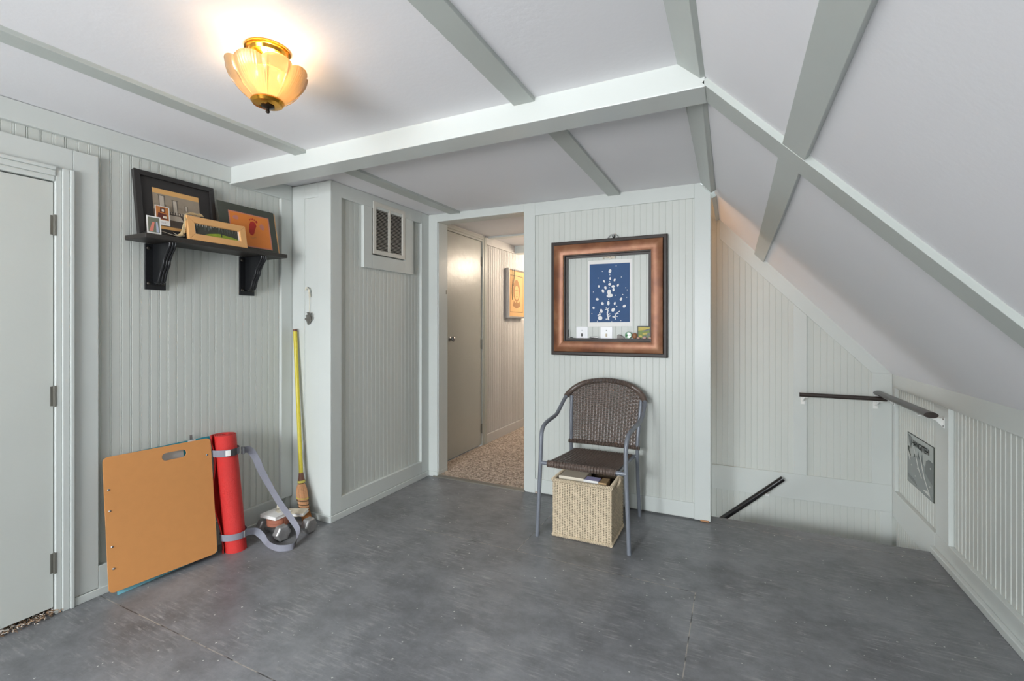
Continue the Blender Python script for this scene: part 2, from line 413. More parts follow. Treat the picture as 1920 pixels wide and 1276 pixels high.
# ------------------------------------------------------------------ room shell
XW, XB = -2.68, -2.656          # left wall boarding / board faces
XC, XCP = -2.307, -2.331        # closet side board face / boarding
YC = 2.154                      # closet front
YF, YFP = 3.199, 3.210          # far wall board face / boarding
YS, YSP = 4.077, 4.086          # stair wall
XK, XKP = .99, 1.013            # knee wall
YBK = -2.3                      # back of the room
def lerp(a, b, t): return a+(b-a)*t
def zceil(x, y):
    t = max(0, (y-1.738)/1.46)
    return 2.174-t*lerp(.002, .014, (x+2.3)/2.1)
def zslope(x, y):
    top = -.0137*max(0, y-1.738)
    bot = 0 if y <= 1.87 else (-.05*(y-1.87)/.53 if y < 2.4 else lerp(-.05, -.066, (y-2.4)/1.68))
    t = min(1, max(0, (x+.095)/1.085))
    return 2.012-1.049*x+lerp(top, bot, t)

# floor
fb = MB()
fb.prism([(XB-.05, YBK, -.04), (XK+.05, YBK, -.04), (XK+.05, 3.315, -.04), (-.14, 3.315, -.04), (-.14, YF+.12, -.04), (-1.437, YF+.12, -.04), (-1.437, YF+.005, -.04), (XB-.05, YF+.005, -.04)], (0, 0, .04))
struct(fb.build('floor', 'floor', bevel=.004))
# floor of the stairwell: riser, two steps down to a landing, then steps to the left
sb = MB()
sb.box(-.138, XKP, 3.29, 3.305, -.42, -.04)
sb.box(-.138, XKP, 3.305, 3.55, -.42, -.19)
sb.box(-.138, XKP, 3.55, YSP+.02, -.42, -.385)
for k in range(4): sb.box(-.138-.26*(k+1), -.138-.26*k, 3.335, YSP+.02, -.62-.19*k, -.575-.19*k)
struct(sb.build('floor_stairwell', 'floor'))

# ceiling (flat part, sagging slightly towards the far wall)
def slab(fn, xs, ys, th):
    mb = MB(); nx, ny = len(xs), len(ys)
    lo = [(x, y, fn(x, y)) for y in ys for x in xs]; hi = [(x, y, fn(x, y)+th) for y in ys for x in xs]; n = nx*ny
    fs = []
    for j in range(ny-1):
        for i in range(nx-1):
            a = j*nx+i; fs += [(a, a+1, a+nx+1, a+nx), (n+a, n+a+nx, n+a+nx+1, n+a+1)]
    rim = [i for i in range(nx)]+[j*nx+nx-1 for j in range(1, ny)]+[(ny-1)*nx+i for i in range(nx-2, -1, -1)]+[j*nx for j in range(ny-2, 0, -1)]
    for k in range(len(rim)):
        a, b = rim[k], rim[(k+1) % len(rim)]; fs.append((a, n+a, n+b, b))
    mb.add(lo+hi, fs); return mb
struct(slab(zceil, [XB-.06, -1.3, -.1], [YBK, 0, 1.738, YF+.006], .05).build('ceiling', 'ceil'))
xs = [-.12, .05, .2, .35, .5, .65, .8, .9, .96, 1.04]
ys = [YBK, -1, 0, 1, 1.738, 1.9, 2.1, 2.4, 2.8, 3.2, 3.6, YSP+.02]
struct(slab(zslope, xs, ys, .05).build('ceiling_slope', 'ceil', smooth=30))
struct(MB().box(-1.33, -.12, YF+.135, YSP+.02, 2.185, 2.235).build('ceiling_stairwell', 'ceil'))

# left wall with door opening y .17..  .955
DY0, DY1 = .14, .957
w = MB()
PHL = .9143
bead(w, 'y', XW, 1, DY1+.02, YC+.02, 0, 2.172, PHL)
bead(w, 'y', XW, 1, DY0-.02, DY1+.02, 1.90, 2.172, PHL)
bead(w, 'y', XW, 1, YBK, DY0-.02, 0, 2.172, PHL)
struct(w.build('wall_left', 'paint'))
# boards on the left wall
trim(XW, XB, YBK, 1.738, 2.083, 2.172)                      # crown board
trim(XW, XB, 1.873, YC, 2.076, 2.172)
trim(XW, XB, DY1+.062, 1.111, .036, 2.029)                   # flat board beside the casing
trim(XW, XB, DY0-.16, DY1+.062, 1.935, 2.029)               # flat board above the casing
trim(XW, XB, DY0-.16, DY0-.062, .12, 1.935)
trim(XW, XB, 2.074, YC, .12, 2.076)                         # corner board
trim(XW, XB, 1.111, 2.074, .0, .136)                        # base board
trim(XW, XB, YBK, DY0-.16, .0, .136)
trim(XB, XB+.010, DY1+.064, YC-.012, .0, .036, bevel=.003)  # base shoe
# door casing, moulded
def casing(mb, y0, y1, z0, z1, face):
    mb.box(XW-.01, face, y0, y1, z0, z1)
cb = MB()
casing(cb, DY1, DY1+.022, .0, 1.935, XB+.006); casing(cb, DY1+.022, DY1+.047, .0, 1.935, XB+.012); casing(cb, DY1+.047, DY1+.062, 0, 1.935, XB+.018)
trim_mb(cb, bevel=.003)
cb = MB()
casing(cb, DY0-.022, DY0, .0, 1.935, XB+.006); casing(cb, DY0-.047, DY0-.022, .0, 1.935, XB+.012); casing(cb, DY0-.062, DY0-.047, 0, 1.935, XB+.018)
trim_mb(cb, bevel=.003)
cb = MB()
for z0, z1, f in ((1.873, 1.895, .006), (1.895, 1.920, .012), (1.920, 1.935, .018)): casing(cb, DY0-.0, DY1+.0, z0, z1, XB+f)
trim_mb(cb, bevel=.003)
# door_1: flat slab
d1 = struct(MB().box(XW-.022, XB-.004, DY0+.003, DY1-.003, .030, 1.868).build('door_1', 'paint', bevel=.002))
for z in (1.683, .944, .223):
    h = MB(); h.tube([(XB+.004, DY1-.001, z-.045), (XB+.004, DY1-.001, z+.045)], .0055, 8)
    h.box(XB-.003, XB+.0005, DY1-.014, DY1-.001, z-.042, z+.042)
    h.build('hinge', 'hinge', d1, smooth=40)
# painted-shade slab behind the door gap and the frayed carpet backing under it
struct(MB().box(XW-.10, XW-.03, DY0-.02, DY1+.04, -.04, 1.9).build('shade_slab_behind_door', 'shade_dark'))
db = MB()
random.seed(3)
for k in range(1100):
    db.slot(0 if random.random() < .68 else 1)
    y = random.uniform(DY0-.02, DY1+.045); x = random.uniform(-2.70, -2.640+.010*math.sin(y*23)+.006*math.sin(y*71)); z = random.uniform(.001, .020)
    a = random.uniform(0, PI); l = random.uniform(.003, .009); t = random.uniform(.0008, .0022); h = random.uniform(-.004, .004)
    db.tube([(x-l*math.cos(a), y-l*math.sin(a), max(.001, z-h)), (x, y, z+.002), (x+l*math.cos(a), y+l*math.sin(a), max(.001, z+h))], t, 4)
o = db.build('frayed_carpet_edge', ['debris', 'debris_pale'], smooth=60); o['kind'] = 'stuff'
tag(o, 'frayed brown carpet backing showing under the flat door at left', 'carpet')

# beam, with the joist strips
def beam_y(x): return 1.738
trim_mb(MB().box(XB-.02, -.094, 1.738, 1.873, 2.076, 2.19), bevel=.003)
def strip(x0, x1, y0, y1, z):      # flat board under the ceiling
    trim_mb(MB().hexa([(x0, y0, zceil(x0, y0)-.017), (x1, y0, zceil(x1, y0)-.017), (x1, y1, zceil(x1, y1)-.017), (x0, y1, zceil(x0, y1)-.017),
                       (x0, y0, zceil(x0, y0)+.01), (x1, y0, zceil(x1, y0)+.01), (x1, y1, zceil(x1, y1)+.01), (x0, y1, zceil(x0, y1)+.01)]), 'joist', bevel=.0015)
strip(-2.122, -2.038, YBK, 1.738, 0); strip(-2.096, -2.000, 1.873, YF, 0)
strip(-.826, -.733, YBK, 1.738, 0); strip(-.797, -.710, 1.873, YF, 0)
# ridge board where the ceiling meets the slope
def ridge(y0, y1):
    mb = MB(); rings = []
    for y in (y0, y1):
        t = min(1, max(0, (y-1.738)/1.46))
        A = (lerp(-.187, -.200, t), lerp(2.176, 2.162, t)); B = (lerp(-.110, -.139, t), lerp(2.107, 2.088, t)); Cc = (lerp(-.094, -.117, t), lerp(2.110, 2.098, t))
        rings.append([(A[0], y, A[1]), (B[0], y, B[1]), (Cc[0], y, Cc[1]), (-.06, y, 2.16), (-.10, y, 2.215)])
    mb.loft(rings); trim_mb(mb, 'joist', bevel=.001)
ridge(YBK, 1.738); ridge(1.873, YF-.001); ridge(YF+.14, YS)
# rafter board on the slope and purlin board along it
NS = V((-.724, 0, -.69))
def slope_board(rows, off=.021):
    """rows: list of (left point, right point) on the slope's underside"""
    rings = []
    for (xa, ya), (xb, yb) in rows:
        a = V((xa, ya, zslope(xa, ya))); b = V((xb, yb, zslope(xb, yb)))
        rings.append([a-NS*.01, b-NS*.01, b+NS*off, a+NS*off])
    trim_mb(MB().loft(rings), 'joist', bevel=.0015)
slope_board([((x, 1.738), (x, 1.873)) for x in (-.090, .05, .2, .4, .6, .8, .95)], .0215)
slope_board([((lerp(.148, .152, (y+2.3)/4), y), (lerp(.216, .213, (y+2.3)/4), y)) for y in (YBK, -1, 0, 1, 1.738)], .0205)
slope_board([((lerp(.150, .147, (y-1.87)/2.2), y), (lerp(.212, .209, (y-1.87)/2.2), y)) for y in (1.873, 2.4, 3, 3.5, YS)], .0205)

# closet: front and side
w = MB()
w.box(XW-.03, XC-.02, YC+.010, YC+.05, 0, 2.172)
bead(w, 'y', XCP, 1, YC+.05, YF+.012, 0, 2.20, 2.3319, .03); w.box(XW-.03, XCP-.03, YF-.02, YF+.012, 0, 2.24)
struct(w.build('wall_closet', 'paint'))
trim(XB, -2.540, YC, YC+.012, .036, 2.168)                  # front boards round a narrow sunk panel
trim(-2.419, XC, YC, YC+.012, .036, 2.168)
trim(-2.540, -2.419, YC, YC+.012, 2.076, 2.168)
trim(-2.540, -2.419, YC+.004, YC+.012, .036, 2.076, bevel=.001)
trim(XB, XC+.008, YC-.009, YC, .0, .042, bevel=.003)        # base shoes
trim(XC, XC+.009, YC-.009, YF-.0, .0, .042, bevel=.003)
trim(XCP, XC, YC+.012, 2.245, .042, 2.17)                   # side boards
trim(XCP, XC, 3.100, YF, .042, 2.17)
trim(XCP, XC, 2.245, 3.100, 2.080, 2.17)
trim(XCP, XC, 2.245, 3.100, .042, .138)
# vent backing boards (frame round the opening)
trim(XCP, XC+.001, 2.444, 2.528, 1.652, 2.080); trim(XCP, XC+.001, 2.894, 2.990, 1.652, 2.080)
trim(XCP, XC+.001, 2.528, 2.894, 1.652, 1.748)

# far wall: slab with doorway x -2.222..-1.437, header 2.106
w = MB()
w.box(-1.437, -.141, YFP+.012, YF+.13, -1.2, 2.088); w.box(-1.437, -.20, YFP+.012, YF+.13, 2.088, 2.26)
w.box(-2.222, -1.437, YFP+.012, YF+.13, 2.106, 2.26)
w.box(-2.36, -2.222, YFP+.0, YF+.143, 0, 2.26)
bead(w, 'x', YFP, -1, -1.36, -.16, .05, 2.15, -.5807-PITCH*20, .012, bead_=False, depth=.0016)
struct(w.build('wall_far', 'paint'))
trim(-2.309, -2.222, YF, YFP+.012, 0, 2.169)                # left door post
trim(-2.222, -1.437, YF, YFP+.012, 2.106, 2.167)            # head
trim(-1.437, -1.346, YF, YFP+.012, .0, 2.166)               # right door post
trim(-1.346, -.236, YF, YFP+.001, 2.068, 2.164)             # top rail
trim(-1.346, -.236, YF, YFP+.001, .012, .107)               # bottom rail
# end post with its cut top corner
trim_mb(MB().prism([(-.236, YF, .004), (-.1405, YF, .004), (-.1405, YF, 2.084), (-.205, YF, 2.160), (-.236, YF, 2.163)], (0, .014, 0)))
trim(-2.304, -2.218, YF-.008, YF, .0, .040, bevel=.002)     # small plinth on left post
trim(-2.2225, -2.214, YF, YF+.143, .0, .040, bevel=.002)    # jamb plinth
o = MB().box(-.200, -.150, YF-.006, YF-.0005, .002, .010).build('wood_shim', 'bare_wood'); tag(o, 'bare wood shim under the end post of the far wall', 'shim')
# door jamb faces
trim(-2.2225, -2.2165, YF+.012, YF+.143, .040, 2.100, bevel=.001)

# stair wall with sloped top
w = MB()
PHS = .4833
bead(w, 'x', YSP, -1, -.40, 1.03, -.5, 2.40, PHS, .03, z1b=.90, bead_=False, depth=.002)
w.box(-1.33, -.40, YSP, YSP+.03, -1.6, 2.235)
struct(w.build('wall_stair', 'paint'))
def ztop(x): return zslope(x, YS)
def hyp(x): return 1.3203-(x-.485)*1.044          # lower edge of the raking board
tb = MB(); tb.prism([(-.112, YS, hyp(-.112)), (.874, YS, hyp(.874)), (XK, YS, .914), (XK, YS, ztop(XK)+.012), (-.112, YS, ztop(-.112)+.012)], (0, .012, 0)); trim_mb(tb)
trim_mb(MB().prism([(.395, YS, .132), (.482, YS, .132), (.482, YS, hyp(.482)), (.395, YS, hyp(.395))], (0, .010, 0)))
trim_mb(MB().prism([(.874, YS, .132), (XK, YS, .132), (XK, YS, .914), (.874, YS, .914)], (0, .010, 0)))
trim(-1.33, XK, YS, YS+.010, -.058, .132)
trim(.921, XK, YS, YS+.010, -.40, -.058)

# knee wall
w = MB()
bead(w, 'y', XKP, -1, YBK, YSP, -.45, .99, 2.3319, .03)
struct(w.build('wall_right', 'paint'))
trim(XK, XKP, YBK, YS, .82, .958)                           # top board
trim(XK, XKP, YBK, 3.318, .0, .113)                         # base board
trim(XK, XKP, 3.318, YS, -.078, .107)                       # band beside the stairs
trim(.967, XK, YBK, 3.316, .0, .034, bevel=.004)            # shoe
trim(XK, XKP, 3.132, 3.300, .113, .82)                      # post
trim(XK, XKP, 4.028, YS, .107, .82)

# stairwell left end, hall
w = MB()
w.box(-1.40, -1.33, YF+.13, 6.3, -1.6, 2.25)
struct(w.build('wall_hall_right', 'hallpaint'))
w = MB(); XH = -2.36
bead(w, 'y', XH, 1, 4.21, 6.3, 0, 2.20, 4.3, .04)
w.box(XH-.16, XH-.10, 3.40, 4.30, -.05, 2.2); w.box(XH-.16, XH-.03, 3.40, 3.44, -.05, 2.2); w.box(XH-.16, XH-.03, 4.26, 4.30, -.05, 2.2); w.box(XH-.16, XH-.03, 3.40, 4.30, -.05, -.03); w.box(XH-.04, XH, 3.342, 3.50, 0, 2.2); w.box(XH-.04, XH, 3.50, 4.21, 2.12, 2.2)  # boxes behind the door are added to block light leaking under it
struct(w.build('wall_hall_left', 'hallpaint'))
struct(MB().box(XH-.04, -1.33, 6.3, 6.34, 0, 2.25).build('wall_hall_end', 'hallpaint'))
struct(MB().box(XH-.04, -1.33, YF+.13, 6.3, 2.183, 2.23).build('ceiling_hall', 'ceil'))
struct(MB().box(XH, -1.33, YF+.006, 6.3, -.03, .012).build('floor_hall_carpet', 'carpet'))
d2 = struct(MB().box(XH-.03, XH-.002, 3.505, 4.189, .022, 2.112).build('door_2', 'halldoor', bevel=.002))
for z in (1.907, 1.055, .187):
    h = MB(); h.tube([(XH+.004, 4.187, z-.05), (XH+.004, 4.187, z+.05)], .006, 8); h.box(XH-.002, XH+.001, 4.172, 4.187, z-.046, z+.046)
    h.build('hinge', 'hinge', d2, smooth=40)
MB().lathe([(.022, 0), (.022, .004), (.010, .008), (.009, .022), (.020, .030), (.024, .040), (.018, .050), (.004, .053)], (XH-.002, 3.60, 1.125), 20, (1, 0, 0)).build('door_knob', 'steel', d2, smooth=50)
cb = MB(); cb.box(XH-.02, XH+.012, 4.190, 4.225, .012, 2.165); cb.box(XH-.02, XH+.018, 4.225, 4.275, .012, 2.165); trim_mb(cb, 'halldoor', .003)
cb = MB(); cb.box(XH-.02, XH+.012, 3.40, 4.190, 2.114, 2.135); cb.box(XH-.02, XH+.018, 3.40, 4.190, 2.135, 2.165); trim_mb(cb, 'halldoor', .003)
trim(XH, XH+.016, 4.275, 6.3, .012, .105, 'hallpaint')
trim(XH, XH+.016, 4.275, 4.958, 2.095, 2.183, 'hallpaint')
trim(XH, -1.40, 4.304, 4.390, 2.166, 2.184)
trim(XH, -1.40, 4.958, 5.09, 2.098, 2.184)
o = MB().prism([(-2.255, 3.180, 0), (-2.255, 3.184, .006), (-2.255, 3.205, .014), (-2.255, 3.218, .014), (-2.255, 3.218, 0)], (.828, 0, 0)).build('threshold_strip', 'threshold')
tag(o, 'dull metal threshold strip where the grey floor meets the hall carpet', 'strip')
o = MB().box(-2.2165, -2.2145, 3.318, 3.332, 1.515, 1.548).build('strike_plate', 'hinge'); tag(o, 'small metal plate on the doorway jamb', 'plate')

# back wall with a window (behind the camera)
BW = [(-2.05, -.15, .50, 1.98)]
w = MB()
w.box(XW-.03, BW[0][0], YBK-.05, YBK, 0, 2.2); w.box(BW[0][1], XKP+.03, YBK-.05, YBK, 0, 2.2)
for x0, x1, z0, z1 in BW: w.box(x0, x1, YBK-.05, YBK, 0, z0); w.box(x0, x1, YBK-.05, YBK, z1, 2.2)
struct(w.build('wall_back', 'paint'))
for k, (x0, x1, z0, z1) in enumerate(BW):
    f = MB(); t = .03
    f.box(x0, x0+t, YBK-.05, YBK+.015, z0, z1); f.box(x1-t, x1, YBK-.05, YBK+.015, z0, z1); f.box(x0+t, x1-t, YBK-.05, YBK+.015, z0, z0+t); f.box(x0+t, x1-t, YBK-.05, YBK+.015, z1-t, z1)
    f.box(x0+t, x1-t, YBK-.035, YBK-.01, (z0+z1)/2-.012, (z0+z1)/2+.012)
    wo = struct(f.build('window_%d' % (k+1), 'trim'))
    MB().box(x0+t, x1-t, YBK-.024, YBK-.021, z0+t, z1-t).build('pane', 'pane', wo)

# added window frame, unseen, giving the stairwell fill lamp a source
f = MB(); wx0, wx1 = -1.330, -1.305
f.box(wx0, wx1, 3.370, 3.400, -.40, .30); f.box(wx0, wx1, 3.880, 3.910, -.40, .30); f.box(wx0, wx1, 3.400, 3.880, -.40, -.37); f.box(wx0, wx1, 3.400, 3.880, .27, .30)
wo = struct(f.build('window_2', 'trim')); MB().box(-1.328, -1.325, 3.400, 3.880, -.37, .27).build('pane', 'pane', wo)

# ------------------------------------------------------------------ ceiling light
LX, LY, LZ = -1.415, 1.052, zceil(-1.4, 1)
t = thing('ceiling_light', 'lit brass ceiling light with scalloped amber glass shade', 'ceiling light', (LX, LY, LZ))
cp = MB(); cp.lathe([(.070, 0), (.070, -.006), (.064, -.010), (.060, -.010), (.056, -.020), (.030, -.027), (.010, -.028)], (LX, LY, LZ), 40)
cp.build('canopy', 'brass', t, smooth=35)
for a in (.6, .6+PI): MB().ball((LX+.045*math.cos(a), LY+.045*math.sin(a), LZ-.024), .005, 8).build('screw', 'bronze', t, smooth=60)
st = MB(); st.tube([(LX, LY, LZ-.02), (LX, LY, LZ-.195)], .005, 8); st.build('stem', 'brass', t, smooth=60)
sh = MB(); NA = 320; lob = 8; rings = []
NH = 20
for k in range(NH+1):
    s = k/NH; ring = []
    for i in range(NA):
        a = 2*PI*i/NA; m = (a*lob/(2*PI)) % 1; kind = int(a*lob/(2*PI)) % 2
        c = math.sin(PI*m)                                   # 0 between petals, 1 on a petal's middle
        r = .036+.076*math.sin(s*PI/2*.98)**.70+.006*s*s
        r *= 1+.075*(.35+.65*s)*(c**.6)
        if kind: r += .0045*math.sin(PI*s)*(abs(m-.5) > .30)*(abs(m-.5) < .40)   # beaded border of the pointed petals
        else: r += .0011*math.sin(2*PI*m*11)*(c > .3)*s
        z = LZ-.178+s*(.096+.014*(c**.6)+.003*kind)
        ring.append((LX+r*math.cos(a), LY+r*math.sin(a), z))
    rings.append(ring)
inner = [[(LX+(p[0]-LX)*.955, LY+(p[1]-LY)*.955, p[2]+.001) for p in r] for r in reversed(rings)]
sh.loft(rings+inner, True, False); sh.add(rings[0]+inner[-1], [(i, (i+1) % NA, NA+(i+1) % NA, NA+i) for i in range(NA)])
so = sh.build('shade', 'shade', t, smooth=60)
cb = MB(); cb.lathe([(.050, -.170), (.052, -.176), (.046, -.184), (.030, -.188), (.012, -.188)], (LX, LY, LZ), 32); cb.build('shade_holder', 'brass', t, smooth=35)
cb = MB(); cb.lathe([(.020, -.187), (.021, -.191), (.010, -.195), (.005, -.197), (.0055, -.203), (.007, -.207), (.004, -.212), (.001, -.213)], (LX, LY, LZ), 20); cb.build('finial', 'bronze', t, smooth=40)
for a in (.9, .9+PI):
    b = MB(); c = (LX+.05*math.cos(a), LY+.05*math.sin(a), LZ-.085); b.ball(c, .022, 14, (1, 1, 1.25)); b.build('bulb', 'bulb', t, smooth=60)
    MB().tube([(LX, LY, LZ-.045), (LX+.025*math.cos(a), LY+.025*math.sin(a), LZ-.05), (c[0], c[1], LZ-.06)], .008, 8).build('socket', 'brass', t, smooth=60)

# ------------------------------------------------------------------ wall shelf
SZ = 1.688
t = thing('wall_shelf', 'black wooden wall shelf on two scrolled iron brackets', 'shelf', (XW, 1.6, SZ-.024))
MB().box(XW+.0005, -2.495, 1.222, 1.991, SZ-.024, SZ).build('shelf_board', 'shelf_wood', t, bevel=.005)
def bracket(yc):
    b = MB(); b.box(XW+.0005, XW+.012, yc-.047, yc+.047, 1.431, SZ-.026)
    pl = b.build('bracket', 'black_iron', t, bevel=.002)
    # scrolled web with three ribs
    prof = spline([(-2.522, 0, SZ-.027), (-2.528, 0, 1.640), (-2.556, 0, 1.605), (-2.575, 0, 1.575), (-2.578, 0, 1.555), (-2.598, 0, 1.525), (-2.610, 0, 1.495), (-2.622, 0, 1.470), (-2.650, 0, 1.462)], 5)
    pts = [(p[0], yc-.014, p[2]) for p in prof]+[(XW+.012, yc-.014, 1.465), (XW+.012, yc-.014, SZ-.027)]
    wb = MB(); wb.prism(pts, (0, .028, 0))
    wb.build('bracket_web', 'black_iron', pl)
    r = MB()
    for dy in (-.013, 0, .013): r.tube([(p[0]+.003, yc+dy, p[2]) for p in prof], .0062, 8)
    r.build('scroll_rib', 'black_iron', pl, smooth=60)
    for dy, z in ((-.032, 1.462), (.032, 1.462), (-.034, 1.64)):
        MB().lathe([(.009, 0), (.0085, .003), (.004, .006), (.001, .0065)], (XW+.012, yc+dy, z), 12, (1, 0, 0)).build('bracket_screw', 'screw', pl, smooth=50)
bracket(1.353); bracket(1.847)

# leaning pictures: local x along the wall (+y), local y up, local z towards the room
def lean(name, label, cat, y0, xbase, z0, tilt, group=None, yaw=0, roll=0):
    ey = V((-math.sin(tilt), 0, math.cos(tilt))); ex = V((math.sin(yaw), math.cos(yaw), 0))
    R = axes(ex, ey)
    if roll: R = R @ Matrix.Rotation(roll, 3, 'Z')
    # axes gives ez = ex x ey = towards +X (room)
    return thing(name, label, cat, (xbase, y0, z0), group, R)
def lbox(mb, x0, x1, y0, y1, z0, z1): return mb.box(x0, x1, y0, y1, z0, z1)
def frame_sides(mb, w, h, fw, z0, z1):
    for a in (((0, 0), (w, 0), (w-fw, fw), (fw, fw)), ((w, 0), (w, h), (w-fw, h-fw), (w-fw, fw)), ((w, h), (0, h), (fw, h-fw), (w-fw, h-fw)), ((0, h), (0, 0), (fw, fw), (fw, h-fw))):
        mb.prism([(p[0], p[1], z0) for p in a], (0, 0, z1-z0))
def lpoly(mb, pts, z, th=.0004): mb.prism([(p[0], p[1], z) for p in pts], (0, 0, th))
def q(x0, x1, y0, y1): return [(x0, y0), (x1, y0), (x1, y1), (x0, y1)]
def blob(cx, cy, rx, ry, n=14, rot=0, wob=0, seed=0):
    rnd = random.Random(seed); out = []
    for k in range(n):
        a = 2*PI*k/n; m = 1+wob*rnd.uniform(-1, 1); x = rx*m*math.cos(a); y = ry*m*math.sin(a)
        out.append((cx+x*math.cos(rot)-y*math.sin(rot), cy+x*math.sin(rot)+y*math.cos(rot)))
    return out

# big black frame with a street print
W, H = .386, .336
t = lean('picture_frame', 'large black framed street scene print leaning at left on shelf', 'picture', 1.246, -2.600, SZ, .155)
f = MB(); frame_sides(f, W, H, .026, -.020, .004); f.build('frame', 'black_frame', t, bevel=.002, local=True)
MB().box(.022, W-.022, .022, H-.022, -.014, -.006).build('mat_board', 'black_mat', t, local=True)
p = MB()
px0, px1, py0, py1 = .077, .302, .052, .262
p.slot(0); lpoly(p, q(px0, px1, py0, py1), -.006)
p.slot(1); lpoly(p, q(px0, px1, .175, .236), -.0056); lpoly(p, q(px0, px1, .130, .180), -.0056)
p.slot(2); lpoly(p, [(px0, .067), (px1, .067), (px1, .128), (.20, .138), (px0, .130)], -.0052); lpoly(p, q(px0, px1, .128, .150), -.0052)
p.slot(3)
for a, b, c, d in ((.105, .128, .152, .226), (.168, .188, .150, .212), (.228, .238, .170, .195)): lpoly(p, q(a, b, c, d), -.0048)
lpoly(p, [(.13, .105), (.215, .105), (.20, .132), (.15, .132)], -.0048)
for k in range(14): lpoly(p, q(.12+.012*k, .126+.012*k, .138, .147+.004*(k % 3)), -.0047)
p.slot(2)
for a, b, c, d in ((.103, .106, .150, .228), (.127, .130, .150, .228), (.166, .169, .148, .214), (.187, .190, .148, .214), (.226, .2285, .168, .197), (.2375, .240, .168, .197)): lpoly(p, q(a, b, c, d), -.0046)
lpoly(p, q(.100, .132, .226, .229), -.0046); lpoly(p, q(.164, .192, .212, .215), -.0046); lpoly(p, [(.17, .075), (.174, .075), (.20, .10), (.197, .10)], -.0044)
p.slot(0); lpoly(p, q(px0, px1, py0, .067), -.0046)
p.build('print', ['tan_band', 'facade', 'facade_dark', 'facade_light'], t, local=True)

# photo card tucked on the black frame (plain generic patches)
t = lean('photo_card', 'white bordered photo card resting against the black frame', 'card', 1.318, -2.6, 1.7485, .155, group=None, roll=-.03)
t.location = (-2.6065, 1.318, 1.7560)
p = MB(); p.slot(0); lpoly(p, q(0, .066, 0, .098), .0052, .0008)
p.slot(1); lpoly(p, q(.004, .061, .026, .095), .006)
p.slot(2); lpoly(p, [(.008, .030), (.056, .030), (.050, .058), (.014, .062)], .0064); lpoly(p, [(.022, .066), (.046, .064), (.046, .088), (.024, .090)], .0064)
p.slot(3); lpoly(p, q(.030, .040, .070, .082), .0068); lpoly(p, q(.034, .052, .036, .048), .0068)
p.slot(2)
for k in range(7): lpoly(p, q(.008+.007*k, .012+.007*k, .016, .0172), .006)
for k in range(5): lpoly(p, q(.010+.008*k, .015+.008*k, .010, .0112), .006)
p.build('card', ['white_card', 'card_a', 'card_b', 'cream_paper'], t, local=True)
# small card at the shelf's left end
t = lean('small_card', 'small white bordered card at the left end of the shelf', 'card', 1.236, -2.511, SZ, .10)
p = MB(); p.slot(0); lpoly(p, q(0, .061, 0, .086), 0, .0012)
p.slot(1); lpoly(p, q(.006, .055, .008, .080), .0012)
p.slot(2); lpoly(p, [(.010, .012), (.026, .012), (.034, .058), (.024, .058)], .0016)
p.slot(3); lpoly(p, [(.040, .010), (.052, .010), (.046, .060), (.040, .060)], .0016)
p.build('card', ['white_card', 'card_c', 'card_d', 'card_e'], t, local=True)
# maple frame with a forest picture
W, H = .314, .128
t = lean('picture_frame', 'small pale maple frame with a dark forest picture', 'picture', 1.420, -2.506, SZ, .20)
f = MB(); frame_sides(f, W, H, .035, -.016, .006); f.build('frame', 'maple', t, bevel=.002, local=True)
p = MB(); p.slot(0); lpoly(p, q(.030, W-.030, .024, H-.026), -.008, .003)
x0, x1, y0, y1 = .042, W-.044, .030, H-.034
p.slot(1); lpoly(p, q(x0, x1, y0, y1), -.005)
p.slot(2); lpoly(p, [(x0+.02, y0), (x1, y0), (x1, y0+.012), (x1-.03, y0+.020), (x0+.12, y0+.029), (x0+.07, y0+.020)], -.0046)
rnd = random.Random(5); p.slot(3)
for k in range(34):
    x = rnd.uniform(x0+.004, x1-.006); h = rnd.uniform(.015, .032); lpoly(p, q(x, x+.0012, y1-h, y1-.002), -.0044)
p.slot(0)
for k in range(16): x = x0+.004+k*.008*rnd.uniform(.8, 1.2); lpoly(p, [(x, y1), (x+.003, y1), (x+.0016, y1-rnd.uniform(.005, .014))], -.0042)
p.slot(4); lpoly(p, q(x0+.132, x0+.138, y0+.012, y0+.050), -.0042)
p.build('picture', ['white_card', 'forest', 'grass', 'photo_grey', 'ink_dark'], t, local=True)
# green mat with orange footprint art
W, H = .352, .270
t = lean('matted_artwork', 'dark green mat with orange sheet and red footprint', 'picture', 1.628, -2.560, SZ, .20)
MB().box(0, W, 0, H, -.003, 0).build('mat_board', 'green_mat', t, local=True)
MB().box(.006, W+.010, 0, H-.006, -.010, -.004).build('backing_board', 'maple', t, local=True)
p = MB(); p.slot(0); lpoly(p, q(.058, .312, .022, .226), 0, .0006)
p.slot(1); lpoly(p, q(.064, .304, .028, .220), .0006)
p.slot(2); lpoly(p, [(.176, .100), (.190, .096), (.202, .110), (.210, .135), (.222, .158), (.218, .176), (.204, .186), (.188, .180), (.178, .162), (.174, .140), (.170, .118)], .001)
for k, (x, y, r) in enumerate(((.184, .192, .004), (.194, .197, .004), (.204, .199, .004), (.214, .196, .004), (.226, .186, .0065))): lpoly(p, blob(x, y, r, r*1.3), .001)
p.slot(3); lpoly(p, blob(.10, .190, .018, .014, 12, 0, .2, 4), .0009); lpoly(p, blob(.258, .160, .014, .020, 12, .3, .2, 6), .0009)
p.slot(4); lpoly(p, q(.172, .212, .084, .0855), .001); lpoly(p, q(.178, .205, .078, .079), .001)
p.build('artwork', ['mauve', 'orange_art', 'red_paint', 'mauve', 'ink_brown'], t, local=True)
